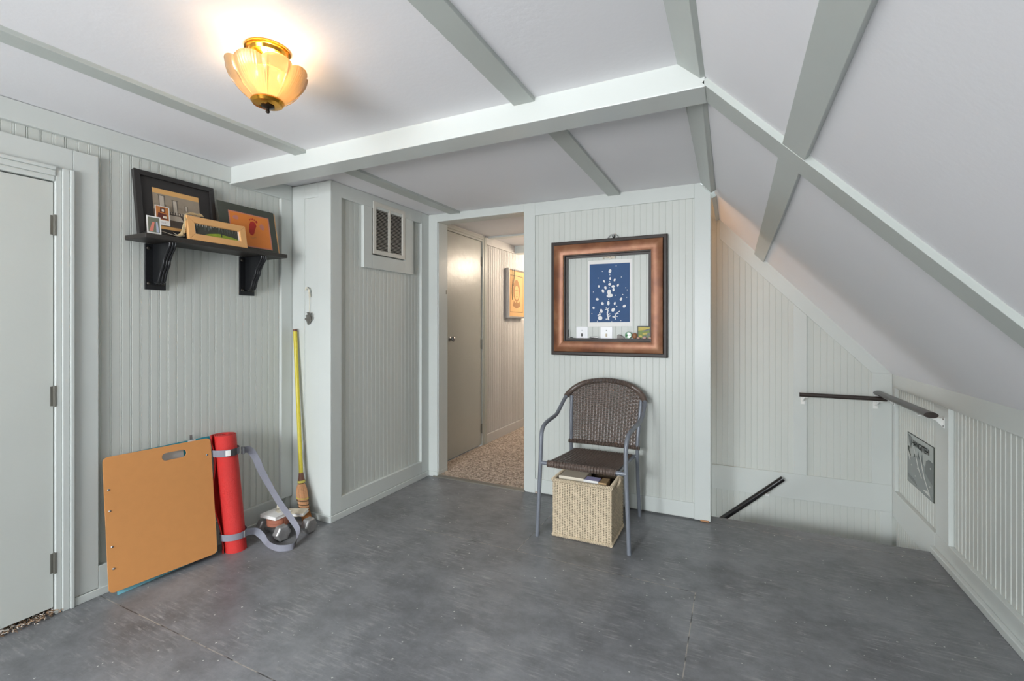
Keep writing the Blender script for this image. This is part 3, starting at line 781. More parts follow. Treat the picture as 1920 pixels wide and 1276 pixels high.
# raffia tied on the corner of the maple frame
r = MB(); rnd = random.Random(9)
for k in range(9):
    o1 = rnd.uniform(-.006, .006); o2 = rnd.uniform(-.008, .008)
    r.tube(spline([(-2.535, 1.418+o1, 1.800), (-2.540, 1.428, 1.822+o2*.3), (-2.552, 1.470+o2, 1.832+o1), (-2.560, 1.515+o1*2, 1.836+o2), (-2.557, 1.500+o2, 1.826)], 5), .0016, 6)
    r.tube(spline([(-2.535, 1.418+o1, 1.806), (-2.522, 1.412+o1, 1.79), (-2.518, 1.405+o2*.7, 1.76), (-2.520, 1.398+o2, 1.715+o1), (-2.524, 1.38+o2, 1.700)], 5), .0014, 6)
tag(r.build('raffia_bundle', 'raffia', smooth=60), 'loose bundle of pale raffia draped over the maple frame corner', 'raffia')
c = MB(); c.tube(spline([(-2.528, 1.300, 1.712), (-2.524, 1.335, 1.704), (-2.522, 1.370, 1.698), (-2.522, 1.400, 1.699), (-2.522, 1.405, 1.706), (-2.524, 1.375, 1.704), (-2.526, 1.36, 1.712)], 6), .0012, 6)
tag(c.build('white_cord', 'ribbon', smooth=60), 'thin white cord looped on the shelf before the black frame', 'cord')

# ------------------------------------------------------------------ air vent
VY0, VY1, VZ0, VZ1 = 2.536, 2.887, 1.757, 2.130
t = thing('air_vent', 'cream metal louvred air vent high on the closet side', 'vent', (XC, (VY0+VY1)/2, VZ0))
# dark sheet painted as the shade behind the louvres
MB().box(XC-.018, XC-.012, VY0, VY1, VZ0, VZ1).build('vent_shade_sheet', 'shade_dark', t)
f = MB(); fx0, fx1 = XC-.012, XC+.004; fr = .030
f.box(fx0, fx1, VY0, VY0+fr, VZ0, VZ1); f.box(fx0, fx1, VY1-fr, VY1, VZ0, VZ1); f.box(fx0, fx1, VY0+fr, VY1-fr, VZ0, VZ0+fr); f.box(fx0, fx1, VY0+fr, VY1-fr, VZ1-fr, VZ1)
f.build('vent_frame', 'vent', t, bevel=.002)
f = MB(); f.box(fx0, fx1-.002, (VY0+VY1)/2-.008, (VY0+VY1)/2+.008, VZ0+fr, VZ1-fr); f.build('vent_divider', 'vent', t)
l = MB(); n = 30
for k in range(n):
    z = VZ0+fr+(k+.5)*(VZ1-VZ0-2*fr)/n
    for a, b in ((VY0+fr, (VY0+VY1)/2-.008), ((VY0+VY1)/2+.008, VY1-fr)):
        l.hexa([(XC-.011, a, z+.002), (XC-.001, a, z-.003), (XC-.001, b, z-.003), (XC-.011, b, z+.002), (XC-.011, a, z+.0035), (XC-.001, a, z-.0015), (XC-.001, b, z-.0015), (XC-.011, b, z+.0035)])
l.build('louvres', 'vent', t)

# ------------------------------------------------------------------ ornament
t = thing('hanging_ornament', 'small pewter leaf ornament hanging by cream ribbon on closet front', 'ornament', (-2.485, YC, 1.30))
MB().tube(spline([(-2.492, YC, 1.492), (-2.492, YC-.012, 1.494), (-2.490, YC-.016, 1.490)], 4), .002, 6).build('hook', 'bronze', t, smooth=60)
r = MB(); r.tube([(-2.486, YC-.016, 1.488), (-2.487, YC-.008, 1.40), (-2.488, YC-.008, 1.335)], .0016, 6)
r.ribbon(spline([(-2.520, YC-.010, 1.478), (-2.508, YC-.014, 1.494), (-2.490, YC-.018, 1.488), (-2.476, YC-.016, 1.470), (-2.472, YC-.012, 1.435)], 5), [(0, -.4, 1)]*21, .008, .001)
r.ribbon(spline([(-2.488, YC-.018, 1.488), (-2.480, YC-.014, 1.462), (-2.481, YC-.010, 1.432)], 5), [(1, -.2, .2)]*11, .006, .001)
r.build('ribbon', 'ribbon', t, smooth=60)
ol = [(-2.495, 1.336), (-2.514, 1.334), (-2.500, 1.322), (-2.526, 1.312), (-2.512, 1.304), (-2.532, 1.292), (-2.515, 1.282), (-2.506, 1.262), (-2.500, 1.252), (-2.484, 1.262), (-2.470, 1.284), (-2.476, 1.306), (-2.484, 1.322)]
ob = MB(); ob.prism([(x, YC-.010, z) for x, z in ol], (0, .006, 0)); ob.build('leaf', 'pewter', t, bevel=.0015)
rb = MB(); rb.tube([(-2.472+.010*math.cos(a), YC-.010, 1.318+.012*math.sin(a)) for a in [2*PI*k/14 for k in range(14)]], .0032, 6, closed=True)
rb.tube([(-2.466+.008*math.cos(a), YC-.010, 1.296+.012*math.sin(a)) for a in [2*PI*k/14 for k in range(14)]], .003, 6, closed=True)
rb.build('loop', 'pewter', t, smooth=60)

# ------------------------------------------------------------------ broom
t = thing('broom', 'old straw broom with yellow handle leaning in the closet corner', 'broom', (-2.43, 2.085, 0))
top = V((-2.600, 2.130, 1.224)); low = V((-2.512, 2.104, .285))
MB().tube([top, top+(low-top)*.5, low], [.0125, .0125, .013], 14).build('handle', 'yellow', t, smooth=60)
MB().tube([top+(top-low)*.002, top+(low-top)*.015], .0128, 14).build('handle_end', 'red_brown', t, smooth=60)
d = (low-top).normalized()
MB().tube([low-d*.02, low, low+d*.025, low+d*.045, low+d*.05], [.014, .016, .020, .022, .018], 16).build('collar', 'red_brown', t, smooth=50)
MB().tube([low+d*.028, low+d*.042], .0228, 16).build('collar_band', 'stitch_yellow', t, smooth=50)
br = MB(); tp = MB(); rnd = random.Random(11)
c0 = low+d*.045; mid = V((-2.497, 2.098, .17)); b1 = V((-2.470, 2.094, .08)); foot = V((-2.432, 2.088, .006))
wx = V((.95, .2, 0)).normalized(); wy = V((-.3, .95, 0)).normalized()
sec = [(c0, .018, .016), (low+d*.075, .034, .020), (mid, .040, .023), (V((-2.486, 2.096, .125)), .036, .021), (b1, .034, .02), (foot, .036, .020)]
for k in range(230):
    a = rnd.uniform(0, 2*PI); rr = math.sqrt(rnd.uniform(.15, 1)); end = 1+rnd.uniform(-.12, .02)
    pts = [c+wx*(rx*rr*math.cos(a))+wy*(ry*rr*math.sin(a)) for c, rx, ry in sec]
    pts[-1] = pts[-2]+(pts[-1]-pts[-2])*end; pts[-1].z = max(.002, pts[-1].z)
    sp = spline(pts, 3); cut = 11
    br.tube(sp[:cut+1], .0021, 4); tp.tube(sp[cut:], [.0021]*(len(sp)-cut-1)+[.001], 4)
core = [[c+wx*(rx*.92*math.cos(2*PI*i/18))+wy*(ry*.92*math.sin(2*PI*i/18)) for i in range(18)] for c, rx, ry in sec[:5]]
br.loft(core)
br.build('bristles', 'straw', t, smooth=60); tp.build('bristle_tips', 'straw_tip', t, smooth=60)
for zz, cc, rx, ry, m in ((.150, V((-2.492, 2.097, .150)), .0405, .0245, 'stitch_yellow'), (.136, V((-2.489, 2.0965, .136)), .039, .0235, 'stitch_dark'), (.112, V((-2.482, 2.0955, .112)), .0375, .0225, 'stitch_dark'), (.092, V((-2.475, 2.095, .092)), .0365, .022, 'stitch_dark')):
    MB().tube([cc+wx*(rx*math.cos(2*PI*i/24))+wy*(ry*math.sin(2*PI*i/24)) for i in range(24)], .0032, 6, closed=True).build('stitching', m, t, smooth=60)

# ------------------------------------------------------------------ drawing board and pad
R = axes(V((.056, .475, 0)), V((-.078, 0, .606)))
t = thing('drawing_board', 'large brown hardboard drawing board leaning on the left wall', 'drawing board', (-2.567, 1.110, .0285), None, R)
BWd, BHt = .460, .612
ol = rrect(0, BWd, 0, BHt, .022)
slot = list(reversed(rrect(.232, .342, .540, .578, .0185)))
pb = plate(ol, [slot], .006); pb.build('board', 'masonite', t, local=True)
for x, y in ((.016, .462), (.017, .365), (.019, .203), (.021, .105), (BWd-.022, .525)):
    MB().lathe([(.0055, 0), (.005, .002), (.002, .0035), (.0005, .0036)], (x, y, .006), 12).build('rivet', 'steel', t, smooth=50, local=True)
R2 = axes(V((0, 1, 0)), V((-.070, 0, .63)))
t = thing('sketch_pad', 'teal covered sketch pad standing behind the brown drawing board', 'sketch pad', (-2.578, 1.150, .001), None, R2)
MB().box(0, .46, 0, .635, -.004, -.001).build('cover', 'teal', t, local=True)
MB().box(.003, .457, .002, .632, -.010, -.004).build('pages', 'white_card', t, local=True)
MB().box(0, .46, 0, .030, -.001, .0002).build('cover_binding', 'aqua', t, local=True)
MB().box(.175, .320, .505, .605, -.001, -.0002).build('title_sheet', 'white_card', t, local=True)
lb = MB(); lb.slot(0); lpoly(lb, q(.345, .385, .600, .634), -.001, .0006); lb.slot(1); lpoly(lb, q(.350, .380, .622, .626), -.0004); lpoly(lb, blob(.366, .609, .010, .006), -.0004)
lb.build('price_sticker', ['white_card', 'ink_dark'], t, local=True)
MB().box(.362, .376, .628, .660, -.0125, -.0105).build('binder_clip', 'steel', t, local=True)

# ------------------------------------------------------------------ yoga mat
t = thing('yoga_mat', 'red rolled yoga mat standing beside the drawing board', 'yoga mat', (-2.515, 1.672, 0))
mb = MB(); zs = [0, .03, .06, .12, .2, .28, .36, .44, .50, .55, .60, .64]
TH = .0055; turns = 4.2; NP = 150
aend = math.atan2(-.62, -.10)      # where the loose edge ends
rows = []
for z in zs:
    cx, cy = -2.517-.062*z/.64, 1.672-.022*z/.64
    bulge = .033*math.exp(-((z-.30)/.12)**2)+.009*(z > .58)+.004*(z < .03)
    out, inn = [], []
    for k in range(NP+1):
        s = k/NP; th = aend-2*PI*turns*s
        r = .062*(1-s)+.018*s
        loose = max(0, 1-s*turns/.30)
        rr = r+bulge*loose**1.3
        out.append((cx+rr*math.cos(th), cy+rr*math.sin(th), z)); rr -= TH; inn.append((cx+rr*math.cos(th), cy+rr*math.sin(th), z))
    rows.append(out+list(reversed(inn)))
mb.loft(rows); mb.build('mat_roll', 'red_mat', t, smooth=50)
def band(z, r):
    cx, cy = -2.517-.062*z/.64, 1.672-.022*z/.64
    pts = []
    for k in range(41):
        a = 2*PI*k/40; e = math.exp(-((((a-aend+PI) % (2*PI))-PI)/.35)**2)*.005
        pts.append((cx+(r+e)*math.cos(a), cy+(r+e)*math.sin(a), z))
    return pts, cx, cy
s = MB()
bp, bx, by = band(.548, .0650); s.ribbon(bp, [(-.08, 0, 1)]*len(bp), .036)
bp2, bx2, by2 = band(.090, .0650); s.ribbon(bp2, [(-.08, 0, 1)]*len(bp2), .034)
path = spline([(-2.500, 1.710, .548), (-2.494, 1.740, .540), (-2.485, 1.770, .490), (-2.465, 1.792, .410), (-2.440, 1.835, .300), (-2.405, 1.872, .200), (-2.352, 1.905, .108), (-2.300, 1.905, .055), (-2.255, 1.858, .022), (-2.222, 1.803, .019), (-2.268, 1.758, .019), (-2.335, 1.757, .019), (-2.400, 1.775, .021), (-2.440, 1.778, .045), (-2.464, 1.757, .076), (-2.462, 1.712, .092), (-2.458, 1.685, .092)], 8)
wdk = [(0, 0, 1), (0, .3, 1), (.6, .75, .4), (.5, .8, -.1), (.84, .5, .0), (.84, .5, .1), (.84, .4, .2), (.75, .1, .5), (.45, -.2, .8), (.1, -.1, 1), (0, .0, 1), (.05, .0, 1), (.1, .25, 1), (.15, .4, 1), (0, .2, 1), (0, 0, 1), (0, 0, 1)]
wds = []
for i in range(len(path)):
    u = min(i/8, len(wdk)-1.0001); a = int(u); wds.append(V(wdk[a]).lerp(V(wdk[a+1]), u-a))
s.ribbon(path, wds, .036)
so = s.build('carry_strap', 'strap', t, smooth=50)
bk = MB(); bk.tube([(-2.506+.012, 1.700, .548-.02), (-2.494, 1.700, .548+.02)], .007, 6, sy=2.0); bk.build('buckle', 'buckle', so, smooth=40)
av = math.radians(-5); 
tgm = MB(); cx, cy = bx, by
for (a0, a1, m, r) in ((-.62, -.25, 'white_card', .0668), (-.25, .30, 'buckle', .0672)):
    g = MB(); pts = [(cx+r*math.cos(a0+(a1-a0)*k/5), cy+r*math.sin(a0+(a1-a0)*k/5), .548) for k in range(6)]; g.ribbon(pts, [(-.08, 0, 1)]*6, .030 if m == 'white_card' else .037, .002)
    g.build('tag' if m == 'white_card' else 'buckle', m, so)
MB().tube([(bx2+.066, by2+.018, .072), (bx2+.066, by2+.018, .108)], .004, 8).build('slide_ring', 'steel', so, smooth=50)
st = MB(); i0 = 9*8-3; st.ribbon([V(p)+V((.0012, -.0010, .0004)) for p in path[i0-5:i0+1]], wds[i0-5:i0+1], .036, .002); st.build('stitched_patch', 'strap_dark', so)

# ------------------------------------------------------------------ dumbbells, coil, books
def dumbbell(label, c, yaw):
    ex = V((math.cos(yaw), math.sin(yaw), 0)); R = axes(ex, V((0, 0, 1)))
    t = thing('dumbbell', label, 'dumbbell', c, 'hex dumbbells in the corner', R)
    hz = .043
    for sgn in (-1, 1):
        rings = []
        for x, r in ((.066, .040), (.070, .0485), (.106, .0485), (.114, .040)):
            rings.append([(sgn*x, hz+r*math.sin(PI*k/3+PI/6)*.985, r*math.cos(PI*k/3+PI/6)) for k in range(6)])
        # flat side down
        rings = [[(p[0], hz+(p[2])*.999, p[1]-hz) for p in r] for r in rings]
        m = MB().loft(rings); m.build('head', 'iron_grey', t, bevel=.003, local=True)
        if sgn == 1 or True:
            MB().add([(sgn*.074, hz+.036*.9+.006, .022), (sgn*.102, hz+.036*.9+.006, .022), (sgn*.102, hz+.036*.5, .0435), (sgn*.074, hz+.036*.5, .0435)], [(0, 1, 2, 3)])
    MB().tube([(-.068, hz, 0), (-.03, hz, 0), (0, hz, 0), (.03, hz, 0), (.068, hz, 0)], [.014, .0155, .017, .0155, .014], 14).build('grip', 'steel', t, smooth=60, local=True)
    return t
dumbbell('nearer grey iron hex dumbbell on floor under brown coil', (-2.468, 1.868, 0), -.10)
dumbbell('grey iron hex dumbbell behind, nearer the broom', (-2.410, 1.992, 0), .08)
t = thing('tape_coil', 'coil of brown leather tape sitting on the dumbbell grip', 'coil', (-2.480, 1.915, .060))
cl = MB(); cc = V((-2.478, 1.908, 0))
pr = []
for k in range(5*40+1):
    a = 2*PI*k/40; r = .064-.0065*(k/40)
    pr.append((cc.x+r*math.cos(a), cc.y+r*math.sin(a)))
for z0, z1 in ((.0615, .078), (.079, .099)):
    rows = [[(p[0]+.001*math.sin(k*.7), p[1], z) for k, p in enumerate(pr)]+[(cc.x+(p[0]-cc.x)*.94, cc.y+(p[1]-cc.y)*.94, z) for p in reversed(pr)] for z in (z0, z1)]
    cl.loft(rows)
cl.build('coil', 'coil', t, smooth=40)
def book(name, label, c, yaw, l, w_, h, cov, edge):
    R = Matrix.Rotation(yaw, 3, 'Z'); t = thing(name, label, 'book', c, None, R)
    MB().box(-l/2+.002, l/2-.003, -w_/2+.003, w_/2-.003, .002, h-.002).build('pages', edge, t, local=True)
    b = MB(); b.box(-l/2, l/2, -w_/2, w_/2, h-.002, h); b.box(-l/2, l/2, -w_/2, w_/2, 0, .002); b.box(-l/2, -l/2+.002, -w_/2, w_/2, .002, h-.002); b.build('cover', cov, t, local=True)
    return t
book('small_book', 'small white book lying on top of the brown coil', (-2.505, 1.918, .0995), math.radians(2), .128, .115, .020, 'white_card', 'white_card')
book('small_book', 'white booklet with tan edge at the back of the stack', (-2.430, 2.000, .0925), math.radians(28), .120, .085, .018, 'cream_paper', 'white_card')
t = thing('ribbon_spool', 'small white ribbon roll lying on the white book', 'spool', (-2.55, 1.945, .120))
MB().lathe([(.006, 0), (.014, 0), (.014, .024), (.006, .024)], (-2.545, 1.958, .1338), 18, (.8, .5, 0)).build('roll', 'ribbon', t, smooth=40)
MB().ribbon(spline([(-2.537, 1.951, .1205), (-2.520, 1.935, .1212), (-2.500, 1.930, .1208), (-2.480, 1.92, .1206)], 4), [(.5, .8, 0)]*13, .018, .001).build('loose_end', 'ribbon', t)

# ------------------------------------------------------------------ weaving
def weave(mb, S, nu, nv, amp, ru, rv, seg=2, warp=True, weft=True, sharp=.6):
    """S(u, v) -> (point, normal). weft strands run along u at nv rows, warp stakes along v at nu columns"""
    if weft:
        for j in range(nv):
            v = (j+.5)/nv; rings = []
            for i in range(nu*seg+1):
                u = i/(nu*seg); p, n = S(u, v); p = V(p); n = V(n)
                ph = math.cos(PI*(i/seg-.5+j)); ph = math.copysign(abs(ph)**sharp, ph)
                e = V(S(min(1, u+.01), v)[0])-V(S(max(0, u-.01), v)[0]); e.normalize(); w_ = n.cross(e)
                c = p+n*(amp*ph)
                rings.append([c-w_*rv, c+n*ru*.6-w_*rv*.5, c+n*ru*.6+w_*rv*.5, c+w_*rv, c-n*ru*.6])
            mb.loft(rings)
    if warp:
        for i in range(nu):
            u = (i+.5)/nu; rings = []
            for j in range(nv+1):
                v = j/nv; p, n = S(u, v); p = V(p); n = V(n)
                e = V(S(u, min(1, v+.01))[0])-V(S(u, max(0, v-.01))[0]); e.normalize(); w_ = n.cross(e)
                rings.append([p-w_*ru*1.3, p+n*ru*.5, p+w_*ru*1.3, p-n*ru*.5])
            mb.loft(rings)
    return mb

# ------------------------------------------------------------------ armchair
CX = -.790
t = thing('armchair', 'brown wicker armchair with grey metal tube frame by far wall', 'chair', (CX, 2.83, 0))
RT = .0125
def side(sx):
    ft = -.272 if sx < 0 else .269
    s_ = 1 if sx > 0 else -1
    return [(CX+ft, 2.558, 0), (CX+s_*.262, 2.558, .20), (CX+s_*.252, 2.560, .44), (CX+s_*.250+.0, 2.566, .56), (CX+s_*.252, 2.580, .612), (CX+s_*.256, 2.622, .642), (CX+s_*.262, 2.70, .654), (CX+s_*.268, 2.86, .664), (CX+s_*.272, 2.925, .680), (CX+s_*.272, 2.985, .712), (CX+s_*.270, 3.055, .750)]
arch = [(CX-.270, 3.055, .750), (CX-.252, 3.090, .785), (CX-.205, 3.118, .826), (CX-.13, 3.138, .858), (CX, 3.148, .874), (CX+.13, 3.138, .858), (CX+.205, 3.118, .826), (CX+.252, 3.090, .785), (CX+.270, 3.055, .750)]
for s_ in (-1, 1):
    pts = side(s_)
    lo = MB().tube(spline(pts[:5], 6)[:22], RT*.985, 12); lo.build('leg', 'tube', t, smooth=60)
    ar = MB().tube(spline(pts[3:], 6), RT, 12); ar.build('armrest', 'tube', t, smooth=60)
# rear uprights
for s_ in (-1, 1):
    fx = .226 if s_ > 0 else -.232
    MB().tube(spline([(CX+fx, 3.106, 0), (CX+s_*.222, 3.075, .20), (CX+s_*.222, 3.045, .40), (CX+s_*.224, 3.052, .52), (CX+s_*.232, 3.075, .66), (CX+s_*.236, 3.10, .76)], 6), .0118, 12).build('leg', 'tube', t, smooth=60)
r = MB()
r.tube([(CX-.252, 2.560, .437), (CX+.252, 2.558, .437)], .0118, 12)
r.tube([(CX-.222, 3.045, .405), (CX+.222, 3.045, .405)], .010, 10)
for s_ in (-1, 1): r.tube([(CX+s_*.205, 2.565, .430), (CX+s_*.195, 2.80, .415), (CX+s_*.20, 3.045, .405)], .010, 10)
r.build('seat_frame', 'tube', t, smooth=60)
MB().tube(spline(arch, 6), RT, 12).build('back_frame', 'tube', t, smooth=60)
# seat weave
def Sseat(u, v):
    x = CX+lerp(-.205, .205, u)*lerp(1, .93, v); y = lerp(2.553, 3.048, v)
    z = lerp(.448, .414, v)-.020*math.sin(PI*u)*math.sin(PI*min(1, v*1.1))
    return (x, y, z), (0, .06, 1)
sw = MB(); weave(sw, lambda a, b: Sseat(b, a), 36, 21, .0026, .0036, .0072, 2)
sb_ = MB()
sw.build('seat', 'wicker', t, smooth=60)
# wrapped front edge
wr = MB()
for k in range(46):
    x = CX-.203+.0088*k; wr.tube([(x+.0008*math.sin(k*3), 2.559+.0165*math.cos(a), .437+.0165*math.sin(a)) for a in [2*PI*i/10 for i in range(10)]], .0046, 6, closed=True)
wr.build('seat_edge', 'wicker', t, smooth=60)
# back weave: straight sides below, arched top
def half_w(z):
    return .226 if z < .70 else .226+.030*(z-.70)/.05 if z < .75 else .26
def arch_z(x):
    a = min(1, abs(x)/.270); return .748+.126*math.sqrt(max(0, 1-a**2.3))
def Sback(u, v):
    xx = lerp(-1, 1, u)
    w_ = lerp(.234, .256, v**1.6); x = xx*w_
    zt = arch_z(x); z = lerp(.462, zt, v)
    y = 3.040+.085*((z-.462)/.41)**1.0+.030*(1-xx*xx)*(.4+.6*v)
    return (CX+x, y, z), (.25*xx, -1, .2)
bw = MB(); weave(bw, Sback, 23, 33, .0034, .0034, .0044, 2)
bw.build('backrest', 'wicker', t, smooth=60)
wr = MB(); ap = spline(arch, 14)
for i in range(5, len(ap)-5):
    p = ap[i]; tt = (ap[i+1]-ap[i-1]).normalized(); u_ = V((0, 1, 0)); u_ = (u_-tt*u_.dot(tt)).normalized(); w_ = tt.cross(u_)
    wr.tube([p+u_*(.0150*math.cos(a))+w_*(.0150*math.sin(a)) for a in [2*PI*k/9 for k in range(9)]], .0042, 5, closed=True)
wr.build('back_edge', 'wicker', t, smooth=60); wr2 = MB()
for k in range(50):
    u = k/49; (x, y, z), n = Sback(u, 0); wr2.tube([(x, y+.011*math.cos(a), z+.011*math.sin(a)) for a in [2*PI*i/8 for i in range(8)]], .0042, 5, closed=True)
wr2.build('back_bottom_edge', 'wicker', t, smooth=60)

# ------------------------------------------------------------------ basket with papers
BX0, BX1, BY0, BY1, BZ = -.980, -.626, 2.594, 2.902, .344
t = thing('basket', 'square woven seagrass basket under the wicker armchair', 'basket', ((BX0+BX1)/2, (BY0+BY1)/2, 0))
bm_ = MB()
wx_, wy_ = BX1-BX0, BY1-BY0
e = .006
faces = [((BX0, BY0), (1, 0), wx_, (0, -1)), ((BX1, BY0), (0, 1), wy_, (1, 0)), ((BX1, BY1), (-1, 0), wx_, (0, 1)), ((BX0, BY1), (0, -1), wy_, (-1, 0))]
for (ox, oy), (dx, dy), ln, (nx, ny) in faces:
    def S(u, v, ox=ox, oy=oy, dx=dx, dy=dy, ln=ln, nx=nx, ny=ny):
        b = .004*math.sin(PI*u)*math.sin(PI*v)
        return (ox+dx*ln*u+nx*(b-e), oy+dy*ln*u+ny*(b-e), lerp(.012, BZ-.012, v)), (nx, ny, 0)
    weave(bm_, S, int(ln/.0150), 33, .0038, .0034, .0031, 2)
bm_.build('woven_body', 'seagrass', t, smooth=60)
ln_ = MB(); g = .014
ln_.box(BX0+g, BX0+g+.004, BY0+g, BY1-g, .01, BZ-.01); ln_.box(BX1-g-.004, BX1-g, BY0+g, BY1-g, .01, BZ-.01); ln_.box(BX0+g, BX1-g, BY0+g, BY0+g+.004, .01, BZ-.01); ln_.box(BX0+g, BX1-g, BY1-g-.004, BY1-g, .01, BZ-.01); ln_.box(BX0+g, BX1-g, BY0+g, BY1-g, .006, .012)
ln_.build('basket_shade_liner', 'basket_dark', t)  # dark liner puts the shade between the strands into colour
def coil_path(z, r1, step, rad):
    m = MB(); cs = [(BX0+.004, BY0+.004), (BX1-.004, BY0+.004), (BX1-.004, BY1-.004), (BX0+.004, BY1-.004)]
    for k in range(4):
        a = V((*cs[k], z)); b = V((*cs[(k+1) % 4], z)); n = int((b-a).length/step)
        dd = (b-a).normalized(); sd = V((0, 0, 1)).cross(dd)
        for i in range(n+1):
            p = a+(b-a)*(i/n)
            m.tube([p+dd*(.0035*math.sin(q_)) + sd*(r1*math.cos(q_))+V((0, 0, 1))*(r1*math.sin(q_)) for q_ in [2*PI*j/8 for j in range(8)]], rad, 5, closed=True)
    return m
coil_path(BZ-.010, .0085, .0085, .0042).build('rim', 'seagrass', t, smooth=60)
coil_path(.010, .0070, .0085, .0038).build('base_coil', 'seagrass', t, smooth=60)
hd = MB(); hy = 2.745
hd.tube(spline([(BX1+.006, hy-.045, BZ-.035), (BX1+.018, hy-.025, BZ-.006), (BX1+.014, hy, BZ+.004), (BX1+.018, hy+.025, BZ-.006), (BX1+.006, hy+.045, BZ-.035)], 6), .0075, 8)
hd.build('rope_handle', 'seagrass', t, smooth=60)
# what is in the basket
def sheet(name, label, cat, x0, x1, y0, y1, z0, z1, m, m2, tilt):
    R = Matrix.Rotation(tilt, 3, 'X'); t = thing(name, label, cat, ((x0+x1)/2, (y0+y1)/2, z0), None, R)
    w_ = (x1-x0)/2; d_ = (y1-y0)/2; h = z1-z0
    MB().box(-w_, w_, -d_, d_, 0, h).build('pages', m, t, local=True, bevel=.002)
    MB().box(-w_-.001, w_+.001, -d_-.0015, -d_-.0003, 0, h+.002).build('cover', m2, t, local=True)
sheet('paper_stack', 'stack of cream papers filling the left of the seagrass basket', 'papers', -.950, -.800, 2.630, 2.800, .05, .352, 'manila', 'cream_paper', .0)
sheet('booklet', 'lavender booklet standing in the middle of the seagrass basket', 'booklet', -.796, -.712, 2.625, 2.700, .05, .350, 'lavender', 'white_card', .0)
sheet('envelope', 'brown kraft envelope in the basket beside the lavender booklet', 'envelope', -.708, -.664, 2.625, 2.720, .05, .346, 'kraft', 'kraft', .0)

# ------------------------------------------------------------------ copper frame and what is in it
FX0, FX1, FZ0, FZ1, FY = -1.208, -.399, 1.037, 1.850, 3.198
t = thing('ornate_frame', 'large empty copper and dark wood frame hung on far wall', 'picture frame', ((FX0+FX1)/2, FY, FZ0))
def mitre(prof):
    """sweep a profile (inset, height off the wall) round the rectangle with mitred corners"""
    m = MB(); rings = []
    for sx, sz in ((0, 0), (1, 0), (1, 1), (0, 1), (0, 0)):
        rings.append([((FX1-i if sx else FX0+i), FY-h, (FZ1-i if sz else FZ0+i)) for i, h in prof])
    return m.loft(rings, True, False)
mitre([(0, 0), (0, .022), (.006, .028), (.022, .030), (.027, .026), (.027, 0)]).build('outer_moulding', 'frame_dark', t, smooth=30)
cove = [(.0275, .0)]+[(.0275+.072*k/8, .026+.030*math.sin(PI*(.18+.55*k/8))) for k in range(9)]+[(.0995, 0)]
mitre(cove).build('copper_band', 'copper', t, smooth=40)
mitre([(.090, .040), (.090, .0445), (.0955, .043), (.0995, .038), (.0998, .030)]).build('gilt_edge', 'gilt', t, smooth=40)
mitre([(.0995, 0), (.0995, .030), (.106, .030), (.108, .012), (.122, .010), (.122, 0)]).build('inner_liner', 'frame_dark', t, smooth=30)
MB().tube([(-.759+.038*math.cos(a), FY-.008, FZ1-.006+.034*math.sin(a)) for a in [2*PI*k/28 for k in range(28)]], .0028, 8, closed=True).build('hanging_ring', 'steel', t, smooth=60)
MB().lathe([(.012, 0), (.011, .004), (.004, .010), (.001, .011)], (-.757, FY, FZ1+.016), 14, (0, -1, 0)).build('wall_hook', 'steel', t, smooth=50)
# cyan print
YP = YFP-.0005
p = MB()
LAY = [0]
def rx(pts, d, th=.0005):
    LAY[0] += .00002; d += LAY[0] if d > .001 else 0
    p.prism([(x, YP-d, z) for x, z in pts], (0, -th, 0))
p.slot(0); rx([(-.942, 1.240), (-.633, 1.244), (-.633, 1.704), (-.942, 1.706)], 0, .0008)
p.slot(1); rx([(-.930, 1.272), (-.648, 1.273), (-.648, 1.678), (-.930, 1.681)], .0008)
p.slot(2)
def PX(u, v): return (-.930+(u-95)/(730-95)*.282, 1.680-(v-205)/(1138-205)*.408)   # positions on the print's own area
def egg(u, v, ru, rv, rot=0, k=0):
    x, z = PX(u, v); rx(blob(x, z, ru*.000444, rv*.000437, 12, rot, .05, k), .0013)
for k, (u, v, a, b, r_) in enumerate(((422, 328, 22, 34, -.25), (425, 445, 15, 23, -.2), (495, 470, 15, 23, -.4), (330, 486, 14, 25, .6), (418, 535, 24, 22, .3), (243, 563, 13, 20, .1), (546, 555, 15, 24, -.4), (472, 572, 28, 20, 0), (350, 588, 19, 27, .35), (311, 640, 19, 29, .4), (477, 625, 17, 27, -.1), (408, 660, 32, 40, 0), (418, 715, 50, 30, .1), (218, 770, 26, 20, -.3), (594, 776, 18, 27, -.5), (397, 835, 20, 36, 0), (303, 840, 21, 27, .5), (497, 842, 15, 26, -.2), (645, 886, 26, 20, .5), (160, 908, 18, 20, .6), (472, 942, 24, 34, -.7), (285, 958, 21, 33, .3), (266, 1070, 36, 36, 0))): egg(u, v, a, b, r_, k)
for k, (u, v) in enumerate(((300, 323), (420, 386), (415, 494), (413, 590), (400, 775), (156, 650), (132, 1000), (573, 965), (235, 430), (520, 250), (690, 635), (667, 600), (530, 888), (510, 714), (222, 1120), (592, 1112), (450, 1130), (600, 430), (622, 705), (680, 750))): egg(u, v, 7, 8, 0, k)
def twig(pts, w_=5):
    for a, b in zip(pts[:-1], pts[1:]):
        a = PX(*a); b = PX(*b); d = V((b[0]-a[0], b[1]-a[1])); n = V((-d.y, d.x)).normalized()*w_*.00044
        rx([(a[0]-n.x, a[1]-n.y), (b[0]-n.x, b[1]-n.y), (b[0]+n.x, b[1]+n.y), (a[0]+n.x, a[1]+n.y)], .0013)
twig([(405, 1105), (380, 1010), (392, 940)], 9); twig([(385, 1030), (425, 1000)], 6); twig([(390, 1070), (428, 1030)], 7); twig([(345, 935), (390, 930), (410, 905)], 5); twig([(355, 1090), (400, 1085)], 7); twig([(372, 985), (395, 960), (360, 900)], 5)
